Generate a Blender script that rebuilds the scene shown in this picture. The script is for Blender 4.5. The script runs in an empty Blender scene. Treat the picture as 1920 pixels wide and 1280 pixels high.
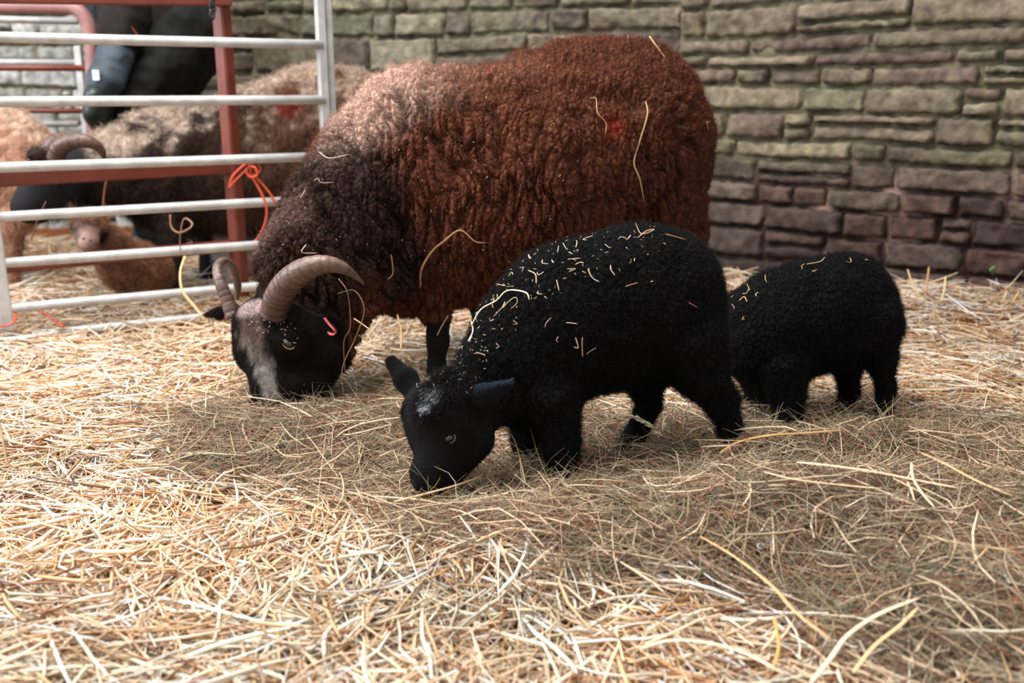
import bpy, math
import numpy as np
from mathutils import Vector

# ------------------------------------------------------------------ camera, sky, lights, exposure
SC = bpy.context.scene
FPX = 35.0/36.0*1920.0
PITCH = math.radians(14.7)
CH = 0.68
cam_d = bpy.data.cameras.new('camera'); cam = bpy.data.objects.new('camera', cam_d)
SC.collection.objects.link(cam); SC.camera = cam
cam_d.lens = 35; cam_d.sensor_width = 36; cam_d.clip_start = 0.05; cam_d.clip_end = 60
cam.location = (0, 0, CH); cam.rotation_euler = (math.pi/2-PITCH, 0, 0)
cam_d.dof.use_dof = True; cam_d.dof.focus_distance = 1.80; cam_d.dof.aperture_fstop = 3.2
SC.cycles.denoising_prefilter = 'FAST'
vs = SC.view_settings
vs.view_transform = 'Standard'; vs.look = 'None'; vs.gamma = 1; vs.use_curve_mapping = False
vs.exposure = 0.12

world = bpy.data.worlds.new('barn_daylight'); SC.world = world; world.use_nodes = True
bg = world.node_tree.nodes['Background']
bg.inputs[0].default_value = (0.93, 0.965, 1.0, 1); bg.inputs[1].default_value = 0.85

def area_light(name, loc, target, sx, sy, power, col):
    l = bpy.data.lights.new(name, 'AREA'); l.shape = 'RECTANGLE'; l.size = sx; l.size_y = sy
    l.energy = power; l.color = col
    o = bpy.data.objects.new(name, l); SC.collection.objects.link(o)
    o.location = loc
    o.rotation_euler = (Vector(target)-Vector(loc)).to_track_quat('-Z', 'Y').to_euler()
    return o
area_light('roof_light', (-1.2, 1.9, 3.4), (-0.1, 1.6, 0), 2.4, 2.0, 235, (1.0, 0.985, 0.96))
area_light('open_barn_side', (-3.6, 1.7, 2.1), (0, 2.5, 0.3), 2.4, 2.2, 175, (0.86, 0.94, 1.0))

rng = np.random.default_rng(7)   # fixed seed for every scatter
FW = np.array([0, math.cos(PITCH), -math.sin(PITCH)]); UP = np.array([0, math.sin(PITCH), math.cos(PITCH)])
def W(px, py, Y):
    """point of the place seen at that spot of the photo, Y metres out; and metres per pixel there"""
    d = FW + np.array([1, 0, 0])*(px-960)/FPX + UP*(640-py)/FPX
    t = Y/d[1]
    return np.array([0, 0, CH])+t*d, t/FPX
def G(px, py, z=0.0):
    d = FW + np.array([1, 0, 0])*(px-960)/FPX + UP*(640-py)/FPX
    t = (z-CH)/d[2]
    return np.array([0, 0, CH])+t*d
def proj(P):
    v = P-np.array([0, 0, CH]); dep = v@FW
    return 960+FPX*v[..., 0]/dep, 640-FPX*(v@UP)/dep, dep

# ------------------------------------------------------------------ numpy noise
def _h(i, j, k, s=0):
    with np.errstate(over='ignore'):
        n = (i.astype(np.int64)*374761393+j.astype(np.int64)*668265263+k.astype(np.int64)*2147483647+s*1274126177) & 0xffffffff
        n = ((n ^ (n >> 13))*1274126177) & 0xffffffff
        n = ((n ^ (n >> 15))*2246822519) & 0xffffffff
        n = n ^ (n >> 16)
    return (n & 0xffffff)/float(0xffffff)
def noise(P, s=0):
    P = np.asarray(P, float); f = np.floor(P); t = P-f; t = t*t*(3-2*t)
    i, j, k = (f[..., a].astype(np.int64) for a in range(3)); r = 0
    for a in (0, 1):
        for b in (0, 1):
            for c in (0, 1):
                w = (t[..., 0] if a else 1-t[..., 0])*(t[..., 1] if b else 1-t[..., 1])*(t[..., 2] if c else 1-t[..., 2])
                r = r+w*_h(i+a, j+b, k+c, s)
    return r*2-1
def fbm(P, o=3, s=0):
    r = 0; a = 1.0; q = np.asarray(P, float)
    for n in range(o): r = r+a*noise(q, s+n*17); q = q*2.03+5.3; a *= .5
    return r
def voronoi(P, s=0):
    f = np.floor(P); i, j, k = (f[:, a].astype(np.int64) for a in range(3))
    d1 = np.full(len(P), 9.); d2 = np.full(len(P), 9.); c1 = np.zeros_like(P); idn = np.zeros(len(P))
    for a in (-1, 0, 1):
        for b in (-1, 0, 1):
            for c in (-1, 0, 1):
                x, y, z = i+a, j+b, k+c
                q = np.stack([x+.5+.8*(_h(x, y, z, s)-.5), y+.5+.8*(_h(x, y, z, s+1)-.5), z+.5+.8*(_h(x, y, z, s+2)-.5)], 1)
                d = np.sqrt(((q-P)**2).sum(1)); m = d < d1
                d2 = np.where(m, d1, np.minimum(d2, d)); d1 = np.where(m, d, d1)
                c1[m] = q[m]; idn[m] = _h(x, y, z, s+5)[m]
    return d1, d2, c1, idn
def sstep(a, b, x):
    t = np.clip((x-a)/(b-a), 0, 1); return t*t*(3-2*t)
def lin(r, g, b):
    f = lambda c: ((c/255+.055)/1.055)**2.4 if c > 10 else c/255/12.92
    return np.array([f(r), f(g), f(b)])

# ------------------------------------------------------------------ materials
def mat(name, color=None, rough=.7, attr=None, metal=0, noise_s=0, noise_a=.3, bump=0, bump_s=200, transl=0, sheen=0, spec=.5, dark=None):
    m = bpy.data.materials.new(name); m.use_nodes = True; nt = m.node_tree; N = nt.nodes; L = nt.links
    b = N['Principled BSDF']; b.inputs['Roughness'].default_value = rough; b.inputs['Metallic'].default_value = metal
    b.inputs['Specular IOR Level'].default_value = spec
    if sheen: b.inputs['Sheen Weight'].default_value = sheen; b.inputs['Sheen Roughness'].default_value = .5
    if attr:
        a = N.new('ShaderNodeAttribute'); a.attribute_name = attr; src = a.outputs['Color']
    else:
        a = N.new('ShaderNodeRGB'); a.outputs[0].default_value = (*color, 1); src = a.outputs[0]
    if noise_s:
        tc = N.new('ShaderNodeTexCoord'); n = N.new('ShaderNodeTexNoise'); n.inputs['Scale'].default_value = noise_s
        n.inputs['Detail'].default_value = 5; L.new(tc.outputs['Object'], n.inputs['Vector'])
        r = N.new('ShaderNodeValToRGB'); r.color_ramp.elements[0].position = .35; r.color_ramp.elements[1].position = .7
        k = 1-noise_a
        r.color_ramp.elements[0].color = (k, k, k, 1) if dark is None else (*dark, 1); r.color_ramp.elements[1].color = (1, 1, 1, 1)
        L.new(n.outputs[0], r.inputs[0])
        x = N.new('ShaderNodeMix'); x.data_type = 'RGBA'; x.blend_type = 'MULTIPLY'; x.inputs[0].default_value = 1
        L.new(src, x.inputs[6]); L.new(r.outputs[0], x.inputs[7]); src = x.outputs[2]
    L.new(src, b.inputs['Base Color'])
    if bump:
        tc = N.new('ShaderNodeTexCoord'); n = N.new('ShaderNodeTexNoise'); n.inputs['Scale'].default_value = bump_s
        n.inputs['Detail'].default_value = 4; L.new(tc.outputs['Object'], n.inputs['Vector'])
        bp = N.new('ShaderNodeBump'); bp.inputs['Strength'].default_value = bump; bp.inputs['Distance'].default_value = .004
        L.new(n.outputs[0], bp.inputs['Height']); L.new(bp.outputs[0], b.inputs['Normal'])
    if transl:
        t = N.new('ShaderNodeBsdfTranslucent'); L.new(src, t.inputs[0])
        mx = N.new('ShaderNodeMixShader'); mx.inputs[0].default_value = transl
        L.new(b.outputs[0], mx.inputs[1]); L.new(t.outputs[0], mx.inputs[2])
        L.new(mx.outputs[0], N['Material Output'].inputs[0])
    return m
M = dict(
    straw=mat('straw', attr='Col', rough=.42, transl=.28, spec=.45),
    hay=mat('hay', attr='Col', rough=.55, transl=.2, spec=.35),
    stone=mat('stone', attr='Col', rough=.85, noise_s=30, noise_a=.55, bump=1.0, bump_s=60, spec=.25),
    soil=mat('straw_litter', attr='Col', rough=.9, noise_s=60, noise_a=.5, bump=1, bump_s=120, spec=.1),
    skin=mat('sheep_skin', attr='Col', rough=.85, spec=.12, bump=.6, bump_s=350),
    wool=mat('wool', attr='Col', rough=.8, spec=.12),
    lambwool=mat('lamb_wool', attr='Col', rough=.6, spec=.13),
    horn=mat('horn', attr='Col', rough=.42, noise_s=60, noise_a=.35, bump=.35, bump_s=160),
    galv=mat('galvanised_steel', lin(206, 204, 200), rough=.5, metal=.2, noise_s=22, noise_a=.28, bump=.15, bump_s=60),
    red=mat('red_oxide_paint', lin(124, 54, 38), rough=.45, noise_s=14, noise_a=.35, bump=.15, bump_s=60),
    redpale=mat('pale_red_paint', lin(160, 112, 106), rough=.5, noise_s=14, noise_a=.35),  # paler, pinker red for the rounded far gate frame
    twine=mat('orange_twine', lin(226, 84, 42), rough=.5, noise_s=300, noise_a=.3),
    tag=mat('red_plastic', lin(205, 88, 88), rough=.3),
    eye=mat('eye_black', (.006, .005, .005), rough=.04, spec=.8),
    amber=mat('amber_rim', lin(150, 105, 70), rough=.25),
    lid=mat('lamb_eye_rim', lin(95, 92, 90), rough=.22),
    navy=mat('dark_trousers', lin(32, 32, 31), rough=.9, noise_s=12, noise_a=.3, bump=.6, bump_s=20, spec=.12),
    sleeve=mat('blue_grey_waterproof', lin(66, 76, 84), rough=.6, noise_s=9, noise_a=.5, bump=.8, bump_s=16, spec=.25),
    jacket=mat('dark_brown_jacket', lin(40, 35, 34), rough=.95, noise_s=9, noise_a=.3, bump=.6, bump_s=20, spec=.1),
    human=mat('skin', lin(205, 155, 130), rough=.5),
    hair=mat('brown_hair', lin(60, 42, 30), rough=.6, bump=.6, bump_s=90),
    boot=mat('rubber_boot', lin(30, 38, 32), rough=.4),
    hivis=mat('orange_patch', lin(225, 120, 85), rough=.5),
    white=mat('white_label', lin(220, 225, 230), rough=.5),
    moss=mat('green_sprig', lin(70, 105, 60), rough=.7),
)

# ------------------------------------------------------------------ object helpers
COL = SC.collection
def mesh_obj(name, V, F, m, col=None, parent=None, smooth=True):
    """V (n,3); F (k,3|4) int array"""
    me = bpy.data.meshes.new(name); V = np.asarray(V, np.float32); F = np.asarray(F, np.int32); k = F.shape[1]
    me.vertices.add(len(V)); me.vertices.foreach_set('co', V.ravel())
    me.loops.add(F.size); me.loops.foreach_set('vertex_index', F.ravel())
    me.polygons.add(len(F)); me.polygons.foreach_set('loop_start', np.arange(0, F.size, k, dtype=np.int32))
    me.update(calc_edges=True)
    me.polygons.foreach_set('use_smooth', np.full(len(F), smooth))
    if col is not None:
        c = np.ones((len(V), 4), np.float32); c[:, :3] = col
        a = me.attributes.new('Col', 'FLOAT_COLOR', 'POINT'); a.data.foreach_set('color', c.ravel())
    me.validate(); me.materials.append(m)
    o = bpy.data.objects.new(name, me); COL.objects.link(o)
    if parent: o.parent = parent
    return o
def tag(o, label, cat, group=None, kind=None):
    o['label'] = label; o['category'] = cat
    if group: o['group'] = group
    if kind: o['kind'] = kind
    return o
def structure(o, label=None):
    o['kind'] = 'structure'
    if label: o['label'] = label
    return o
def empty(name, loc):
    o = bpy.data.objects.new(name, None); o.location = loc; COL.objects.link(o); o.empty_display_size = .05
    return o
def part(name, V, F, m, parent, col=None, smooth=True):
    V = np.asarray(V, float)-np.array(parent.matrix_basis.translation) if parent.type == 'EMPTY' else V
    return mesh_obj(name, V, F, m, col, parent, smooth)

def tube(pts, r, n=10, flat=1.0, cap=True, ridges=None, flatdir=None):
    """swept tube: pts (k,3), r scalar or (k,), returns V,F(quads)"""
    P = np.asarray(pts, float); k = len(P); r = np.broadcast_to(np.asarray(r, float), (k,))
    T = np.gradient(P, axis=0); T /= np.linalg.norm(T, axis=1)[:, None]+1e-12
    ref = np.array([0, 0, 1.]) if flatdir is None else np.asarray(flatdir, float)
    if abs(T[0]@ref) > .9: ref = np.array([0, 1., 0.])
    A = np.zeros((k, 3)); a = np.cross(T[0], ref); a /= np.linalg.norm(a)
    for i in range(k):
        a = a-T[i]*(a@T[i]); a /= np.linalg.norm(a); A[i] = a
    B = np.cross(T, A)
    th = np.arange(n)/n*2*math.pi
    V = P[:, None]+(A[:, None]*np.cos(th)[None, :, None]+B[:, None]*np.sin(th)[None, :, None]*flat)*r[:, None, None]
    V = V.reshape(-1, 3)
    i, j = np.meshgrid(np.arange(k-1), np.arange(n), indexing='ij'); j2 = (j+1) % n
    F = np.stack([i*n+j, i*n+j2, (i+1)*n+j2, (i+1)*n+j], -1).reshape(-1, 4)
    if cap:
        V = np.vstack([V, P[:1], P[-1:]]); c0 = k*n; c1 = c0+1; q = []
        for j in range(0, n, 2):
            q.append([c0, (j+2) % n, (j+1) % n, j]); b = (k-1)*n
            q.append([c1, b+j, b+(j+1) % n, b+(j+2) % n])
        F = np.vstack([F, q])
    return V, F
def spline(P, m=8):
    P = np.asarray(P, float); Q = np.vstack([2*P[0]-P[1], P, 2*P[-1]-P[-2]]); out = []
    for i in range(1, len(Q)-2):
        t = np.linspace(0, 1, m, endpoint=False)[:, None]; a, b, c, d = Q[i-1:i+3]
        out.append(.5*((2*b)+(-a+c)*t+(2*a-5*b+4*c-d)*t*t+(-a+3*b-3*c+d)*t**3))
    out.append(P[-1:]); return np.vstack(out)
def join(*parts):
    V = []; F = []; n = 0
    for v, f in parts: V.append(v); F.append(np.asarray(f)+n); n += len(v)
    return np.vstack(V), np.vstack(F)
def box(c, sx, sy, sz, R=None, bev=.12):
    """bevelled box as a rounded superellipse loft of two rings"""
    s = np.array([sx, sy, sz])/2; b = min(sx, sy, sz)*bev
    xy = []
    for qx, qy in ((1, 1), (-1, 1), (-1, -1), (1, -1)):
        for a in ((1, 0), (0, 1)) if qx*qy > 0 else ((0, 1), (1, 0)):
            xy.append((qx*(s[0]-b*(1-a[0])), qy*(s[1]-b*(1-a[1]))))
    xy = np.array(xy); rings = []
    for z, k in ((-s[2], b), (-s[2]+b, 0), (s[2]-b, 0), (s[2], b)):
        rings.append(np.c_[xy*(1-k/np.maximum(s[:2], 1e-6)), np.full(8, z)])
    V = np.vstack(rings+[[[0, 0, -s[2]]], [[0, 0, s[2]]]]); F = []
    for i in range(3):
        for j in range(8): F.append([i*8+j, i*8+(j+1) % 8, i*8+8+(j+1) % 8, i*8+8+j])
    for j in range(0, 8, 2): F.append([32, (j+2) % 8, j+1, j]); F.append([33, 24+j, 24+j+1, 24+(j+2) % 8])
    if R is not None: V = V@np.asarray(R).T
    return V+np.asarray(c), np.array(F)

# ------------------------------------------------------------------ implicit bodies -> one continuous mesh
def surface_nets(D, org, h):
    S = D < 0; nx, ny, nz = D.shape
    c = np.zeros((nx-1, ny-1, nz-1), np.int8)
    for a in (0, 1):
        for b in (0, 1):
            for e in (0, 1): c += S[a:nx-1+a, b:ny-1+b, e:nz-1+e]
    act = (c > 0) & (c < 8); idx = np.argwhere(act); ids = -np.ones(act.shape, np.int32); ids[act] = np.arange(len(idx))
    acc = np.zeros((len(idx), 3)); cnt = np.zeros(len(idx)); I = idx.T
    cor = {(a, b, e): D[I[0]+a, I[1]+b, I[2]+e] for a in (0, 1) for b in (0, 1) for e in (0, 1)}
    for ax in range(3):
        for u in (0, 1):
            for v in (0, 1):
                p = [u, v]; p.insert(ax, 0); q = [u, v]; q.insert(ax, 1)
                d0, d1 = cor[tuple(p)], cor[tuple(q)]; m = (d0 < 0) != (d1 < 0)
                t = np.where(m, d0/(np.where(m, d0-d1, 1)), 0)
                pos = np.tile(np.array(p, float), (len(idx), 1)); pos[:, ax] = t
                acc[m] += pos[m]; cnt[m] += 1
    V = (idx+acc/cnt[:, None])*h+org; F = []
    for ax in range(3):
        s0 = [slice(None)]*3; s1 = [slice(None)]*3; s0[ax] = slice(0, -1); s1[ax] = slice(1, None)
        E = np.argwhere(S[tuple(s0)] != S[tuple(s1)])
        o = [a for a in range(3) if a != ax]
        E = E[(E[:, o[0]] > 0) & (E[:, o[1]] > 0) & (E[:, o[0]] < D.shape[o[0]]-1) & (E[:, o[1]] < D.shape[o[1]]-1)]
        ins = S[E[:, 0], E[:, 1], E[:, 2]]; q = []
        for du, dv in ((1, 1), (0, 1), (0, 0), (1, 0)):
            e = E.copy(); e[:, o[0]] -= du; e[:, o[1]] -= dv; q.append(ids[e[:, 0], e[:, 1], e[:, 2]])
        q = np.stack(q, 1); flip = ins if ax != 1 else ~ins
        q[~flip] = q[~flip][:, ::-1]; F.append(q)
    return V, np.vstack(F)
def px3(p): P, s = W(p[0], p[1], p[2]); return P, p[3]*s
def body_field(prims, h, k, pad=.05):
    """prims: ('c', A, B, fy[, k]) tapered limb, ('e', centre, axes(3x3 rows), radii[, k]) ellipsoid; A,B = (point, r)"""
    lo = np.full(3, 9.); hi = np.full(3, -9.); L = []
    for p in prims:
        if p[0] == 'c':
            (a, ra), (b, rb) = p[1], p[2]; R = max(ra, rb)*max(1, p[3])
            l = np.minimum(a, b)-R; u = np.maximum(a, b)+R
        else:
            R = max(p[3]); l = p[1]-R; u = p[1]+R
        L.append((l, u)); lo = np.minimum(lo, l); hi = np.maximum(hi, u)
    lo -= pad; hi += pad; n = np.ceil((hi-lo)/h).astype(int)+1
    D = np.full(n, 1.0, np.float32)
    for p, (l, u) in zip(prims, L):
        kk = p[4] if len(p) > 4 else k
        i0 = np.maximum(((l-lo-kk*1.5)/h).astype(int), 0); i1 = np.minimum(((u-lo+kk*1.5)/h).astype(int)+2, n)
        g = [lo[a]+h*np.arange(i0[a], i1[a]) for a in range(3)]
        X, Y, Z = np.meshgrid(*g, indexing='ij', sparse=True)
        if p[0] == 'c':
            (a, ra), (b, rb) = p[1], p[2]; ab = b-a; L2 = max(ab@ab, 1e-9)
            t = np.clip(((X-a[0])*ab[0]+(Y-a[1])*ab[1]+(Z-a[2])*ab[2])/L2, 0, 1)
            d = np.sqrt((X-a[0]-t*ab[0])**2+((Y-a[1]-t*ab[1])/p[3])**2+(Z-a[2]-t*ab[2])**2)-(ra+(rb-ra)*t)
        else:
            c, Rm, r = p[1], np.asarray(p[2], float), p[3]; q = []
            for w in range(3): q.append(((X-c[0])*Rm[w, 0]+(Y-c[1])*Rm[w, 1]+(Z-c[2])*Rm[w, 2]))
            k0 = np.sqrt(sum((q[w]/r[w])**2 for w in range(3))); k1 = np.sqrt(sum((q[w]/r[w]**2)**2 for w in range(3)))
            d = k0*(k0-1)/np.maximum(k1, 1e-6)
        s = D[i0[0]:i1[0], i0[1]:i1[1], i0[2]:i1[2]]
        hh = np.clip(.5+.5*(s-d)/kk, 0, 1)
        s[...] = s*(1-hh)+d*hh-kk*hh*(1-hh)
    return surface_nets(D, lo, h)
def normals(V, F):
    n = np.cross(V[F[:, 2]]-V[F[:, 0]], V[F[:, 3]]-V[F[:, 1]]); N = np.zeros_like(V)
    for i in range(4): np.add.at(N, F[:, i], n)
    return N/(np.linalg.norm(N, axis=1)[:, None]+1e-12)
def subdivide(V, F):
    e = np.sort(np.vstack([F[:, [0, 1]], F[:, [1, 2]], F[:, [2, 3]], F[:, [3, 0]]]), 1)
    u, inv = np.unique(e[:, 0].astype(np.int64)*len(V)+e[:, 1], return_inverse=True); inv = inv.ravel()
    a, b = u//len(V), u % len(V); n = len(V); m = len(F)
    E = inv.reshape(4, m)+n; C = np.arange(m)+n+len(u)
    V2 = np.vstack([V, (V[a]+V[b])/2, V[F].mean(1)])
    F2 = np.vstack([np.stack([F[:, 0], E[0], C, E[3]], 1), np.stack([E[0], F[:, 1], E[1], C], 1), np.stack([C, E[1], F[:, 2], E[2]], 1), np.stack([E[3], C, E[2], F[:, 3]], 1)])
    return relax(V2, F2, 1), F2
def relax(V, F, it=1):
    for _ in range(it):
        S = np.zeros_like(V); c = np.zeros(len(V))
        for i in range(4):
            for j in (1, 3):
                np.add.at(S, F[:, i], V[F[:, (i+j) % 4]]); np.add.at(c, F[:, i], 1)
        V = V*.5+.5*S/np.maximum(c, 1)[:, None]
    return V
def sample(V, F, n, w=None):
    A = np.linalg.norm(np.cross(V[F[:, 2]]-V[F[:, 0]], V[F[:, 3]]-V[F[:, 1]]), axis=1)
    if w is not None: A = A*w[F].mean(1)
    c = np.cumsum(A); f = np.searchsorted(c, rng.random(n)*c[-1]); f = np.minimum(f, len(F)-1)
    u, v = rng.random((2, n, 1)); q = F[f]
    wt = np.hstack([(1-u)*(1-v), u*(1-v), u*v, (1-u)*v])
    return q, wt
def interp(A, q, wt): return (A[q]*wt[..., None]).sum(1) if A.ndim > 1 else (A[q]*wt).sum(1)
def strands(name, P, rad, C, m, parent):
    """P (n,k,3) points, rad (k,) or (n,k), C (n,k,3): the hair of a coat"""
    n, k, _ = P.shape
    cu = bpy.data.hair_curves.new(name); cu.add_curves([k]*n)
    cu.points.foreach_set('position', P.astype(np.float32).ravel())
    r = cu.attributes.get('radius') or cu.attributes.new('radius', 'FLOAT', 'POINT')
    r.data.foreach_set('value', np.broadcast_to(rad, (n, k)).astype(np.float32).ravel())
    a = cu.attributes.new('Col', 'FLOAT_COLOR', 'POINT'); c = np.ones((n, k, 4), np.float32); c[..., :3] = C
    a.data.foreach_set('color', c.ravel()); cu.materials.append(m)
    o = bpy.data.objects.new(name, cu); COL.objects.link(o); o.parent = parent
    return o
def coat(name, V, F, N, col, n, length, rad, m, parent, curl=.35, grav=.25, comb=None, weight=None, lockf=None, clump=.5, tip=1.25, k=5, lenv=None, flow=None):
    q, wt = sample(V, F, n, weight); P = interp(V, q, wt); nn = interp(N, q, wt); nn /= np.linalg.norm(nn, axis=1)[:, None]+1e-9
    c = interp(col, q, wt); L = length*(.6+.7*rng.random(n))
    if lenv is not None: L = L*interp(lenv, q, wt)
    d = nn+np.array([0, 0, -grav])+rng.normal(0, curl*.6, (n, 3))
    if flow is not None:
        fl = np.broadcast_to(flow, (n, 3)) if np.ndim(flow) == 1 else interp(flow, q, wt)
        d = d+fl
    d /= np.linalg.norm(d, axis=1)[:, None]
    side = np.cross(d, rng.normal(0, 1, (n, 3))); side /= np.linalg.norm(side, axis=1)[:, None]+1e-9; s2 = np.cross(d, side)
    ph = rng.random(n)*6.28; t = np.linspace(0, 1, k); pts = np.zeros((n, k, 3))
    tgt = None
    if lockf is not None: tgt = lockf(P)
    for i, ti in enumerate(t):
        w = curl*L*.35*ti
        p = P+d*(L*ti)[:, None]+side*(w*np.cos(ph+ti*5))[:, None]+s2*(w*np.sin(ph+ti*5))[:, None]
        if tgt is not None:
            off = tgt-P; off = off-nn*(off*nn).sum(1)[:, None]; ln = np.linalg.norm(off, axis=1)[:, None]
            off = off*np.minimum(1, length*1.3/(ln+1e-9)); p = p+off*clump*ti**1.5
        pts[:, i] = p-nn*.0015
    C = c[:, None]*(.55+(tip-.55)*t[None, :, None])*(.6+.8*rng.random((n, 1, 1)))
    return strands(name, pts, rad*(1-.65*t)[None], np.clip(C, 0, 1), m, parent)

# ------------------------------------------------------------------ ground relief, straw and hay
def inpoly(x, y, poly):
    """signed-ish distance in px to a polygon (positive inside)"""
    P = np.array(poly, float); ins = np.zeros(x.shape, bool); dm = np.full(x.shape, 1e9)
    for i in range(len(P)):
        a, b = P[i], P[(i+1) % len(P)]
        c = ((a[1] > y) != (b[1] > y)) & (x < (b[0]-a[0])*(y-a[1])/(b[1]-a[1]+1e-12)+a[0]); ins ^= c
        ab = b-a; t = np.clip(((x-a[0])*ab[0]+(y-a[1])*ab[1])/(ab@ab), 0, 1)
        dm = np.minimum(dm, np.hypot(x-a[0]-t*ab[0], y-a[1]-t*ab[1]))
    return np.where(ins, dm, -dm)
HAY_PX = [(320, 800), (400, 765), (520, 748), (640, 735), (720, 712), (770, 760), (800, 860), (940, 850), (1000, 800), (1180, 790), (1340, 800), (1480, 785), (1700, 790), (1960, 800),
          (2200, 840), (2500, 1300), (2200, 1420), (1760, 1300), (1560, 1230), (1400, 1170), (1250, 1110), (1030, 1080), (860, 1050), (720, 1000), (600, 955), (480, 925), (390, 880)]
HAY = np.array([G(*p)[:2] for p in HAY_PX])
def hay_in(x, y): return inpoly(x, y, HAY)
bumps = [(G(600, 830), .28, .09, .022), (G(1000, 1050), .26, .09, .028), (G(850, 930), .12, .06, -.012), (G(520, 760), .10, .05, -.012), (G(1250, 985), .26, .09, .028), (G(1520, 905), .20, .07, .045), (G(1680, 890), .22, .08, .045), (G(1750, 1000), .38, .17, .05), (G(1550, 1040), .3, .12, .03),
         (G(690, 790), .14, .05, .015), (G(1860, 1170), .22, .14, .045), (G(1500, 1110), .1, .07, -.025), (G(1180, 840), .26, .085, -.030), (G(1590, 780), .24, .09, -.030)]
def relief(x, y):
    z = .010*fbm(np.stack([x*5, y*5, x*0], -1), 3, 3)+.012*noise(np.stack([x*1.7, y*1.7, x*0+2], -1), 9)
    for c, sx, sy, h in bumps: z = z+h*np.exp(-((x-c[0])/sx)**2-((y-c[1])/sy)**2)
    # bedding banked up against the right-hand wall
    z = z+.05*np.exp(-((x-1.45)/.5)**2-((y-2.95)/.28)**2)
    return z

gx, gy = np.meshgrid(np.linspace(-3.6, 3.2, 273), np.linspace(.2, 5.6, 217), indexing='ij')
gz = relief(gx, gy)-.012; V = np.stack([gx, gy, gz], -1).reshape(-1, 3); nx, ny = gx.shape
i, j = np.meshgrid(np.arange(nx-1), np.arange(ny-1), indexing='ij'); F = np.stack([i*ny+j, (i+1)*ny+j, (i+1)*ny+j+1, i*ny+j+1], -1).reshape(-1, 4)
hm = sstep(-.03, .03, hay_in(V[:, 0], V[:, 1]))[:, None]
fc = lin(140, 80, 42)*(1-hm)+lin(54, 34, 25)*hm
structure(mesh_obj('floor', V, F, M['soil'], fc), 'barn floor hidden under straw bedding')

def blades(n, xy, L, w, flat, rings, sides, colfn, tiltsd, lift, angfn, bend, sag=.0, zoff=0, kink=.0):
    """n separate stalks lying on the bedding; returns V,F,col"""
    x, y = xy; ang = angfn(x, y)
    t = np.linspace(-.5, .5, rings)[None]; tilt = np.clip(rng.normal(0, tiltsd, n), -.85, .85)
    dx, dy = np.cos(ang), np.sin(ang); bx = rng.normal(0, bend, n); bz = rng.normal(0, bend*.55, n)
    kx = rng.normal(0, kink, (n, 1))*np.maximum(0, t-rng.uniform(-.3, .3, (n, 1)))
    lat = (bx[:, None]*(t**2-.08)+kx)*L[:, None]*2
    X = x[:, None]+dx[:, None]*t*L[:, None]-dy[:, None]*lat; Y = y[:, None]+dy[:, None]*t*L[:, None]+dx[:, None]*lat
    Z0 = relief(x, y); Zl = relief(X, Y); b = lift()
    Z = .55*Zl+.45*Z0[:, None]+b[:, None]+zoff+np.tan(tilt)[:, None]*t*L[:, None]+bz[:, None]*(t**2-.08)*L[:, None]*2
    Z = np.maximum(Z, Zl-.012)
    P = np.stack([X, Y, Z], -1); T = np.gradient(P, axis=1); T /= np.linalg.norm(T, axis=-1)[..., None]+1e-9
    roll = rng.random(n)*math.pi
    a0 = np.stack([-dy, dx, np.zeros(n)], -1)[:, None]; up = np.cross(T, np.broadcast_to(a0, T.shape)); up /= np.linalg.norm(up, axis=-1)[..., None]+1e-9
    A = np.cos(roll)[:, None, None]*a0+np.sin(roll)[:, None, None]*up; B = np.cross(T, A)
    th = np.arange(sides)/sides*2*math.pi
    tap = (1-.5*np.abs(2*t)**4)[..., None, None]; ww = w[:, None, None, None]
    Vv = P[:, :, None]+ww*tap*(A[:, :, None]*np.cos(th)[None, None, :, None]+B[:, :, None]*np.sin(th)[None, None, :, None]*flat[:, None, None, None])
    base = (np.arange(n)*rings*sides)[:, None, None]; ii, jj = np.meshgrid(np.arange(rings-1), np.arange(sides), indexing='ij'); j2 = (jj+1) % sides
    q = np.stack([ii*sides+jj, ii*sides+j2, (ii+1)*sides+j2, (ii+1)*sides+jj], -1).reshape(1, -1, 4)
    Ff = (q+base).reshape(-1, 4); c = colfn(n); pn = fbm(np.stack([x*6, y*6, x*0+1], -1), 2, 55)[:, None]; c = np.clip(c*(1+pn*np.array([.16, .12, .10])), 0, .95); C = np.repeat(c, rings*sides, axis=0)
    return Vv.reshape(-1, 3), Ff, C
def palette(cols, wts, var):  # mixed tones of the dried stalks
    cols = np.array([lin(*c) for c in cols]); wts = np.array(wts)/sum(wts)
    def f(n):
        a = cols[rng.choice(len(cols), n, p=wts)]; b = cols[rng.choice(len(cols), n, p=wts)]; t = rng.random((n, 1))*.35
        return np.clip((a*(1-t)+b*t)*(1+rng.normal(0, var, (n, 1))), .002, .95)
    return f
straw_col = palette([(250, 234, 212), (242, 214, 178), (226, 188, 142), (200, 152, 100), (248, 242, 234), (166, 108, 68), (122, 74, 50)], [4.5, 5, 3.6, 2.4, 3, 1.4, .8], .08)
hay_col = palette([(184, 158, 128), (150, 135, 106), (124, 122, 102), (206, 174, 144), (140, 86, 64), (98, 60, 45), (224, 204, 176), (108, 112, 96), (164, 96, 74)], [4, 3, 3, 3, 3, 3.2, 1.7, 2.4, 1.8], .14)
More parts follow.
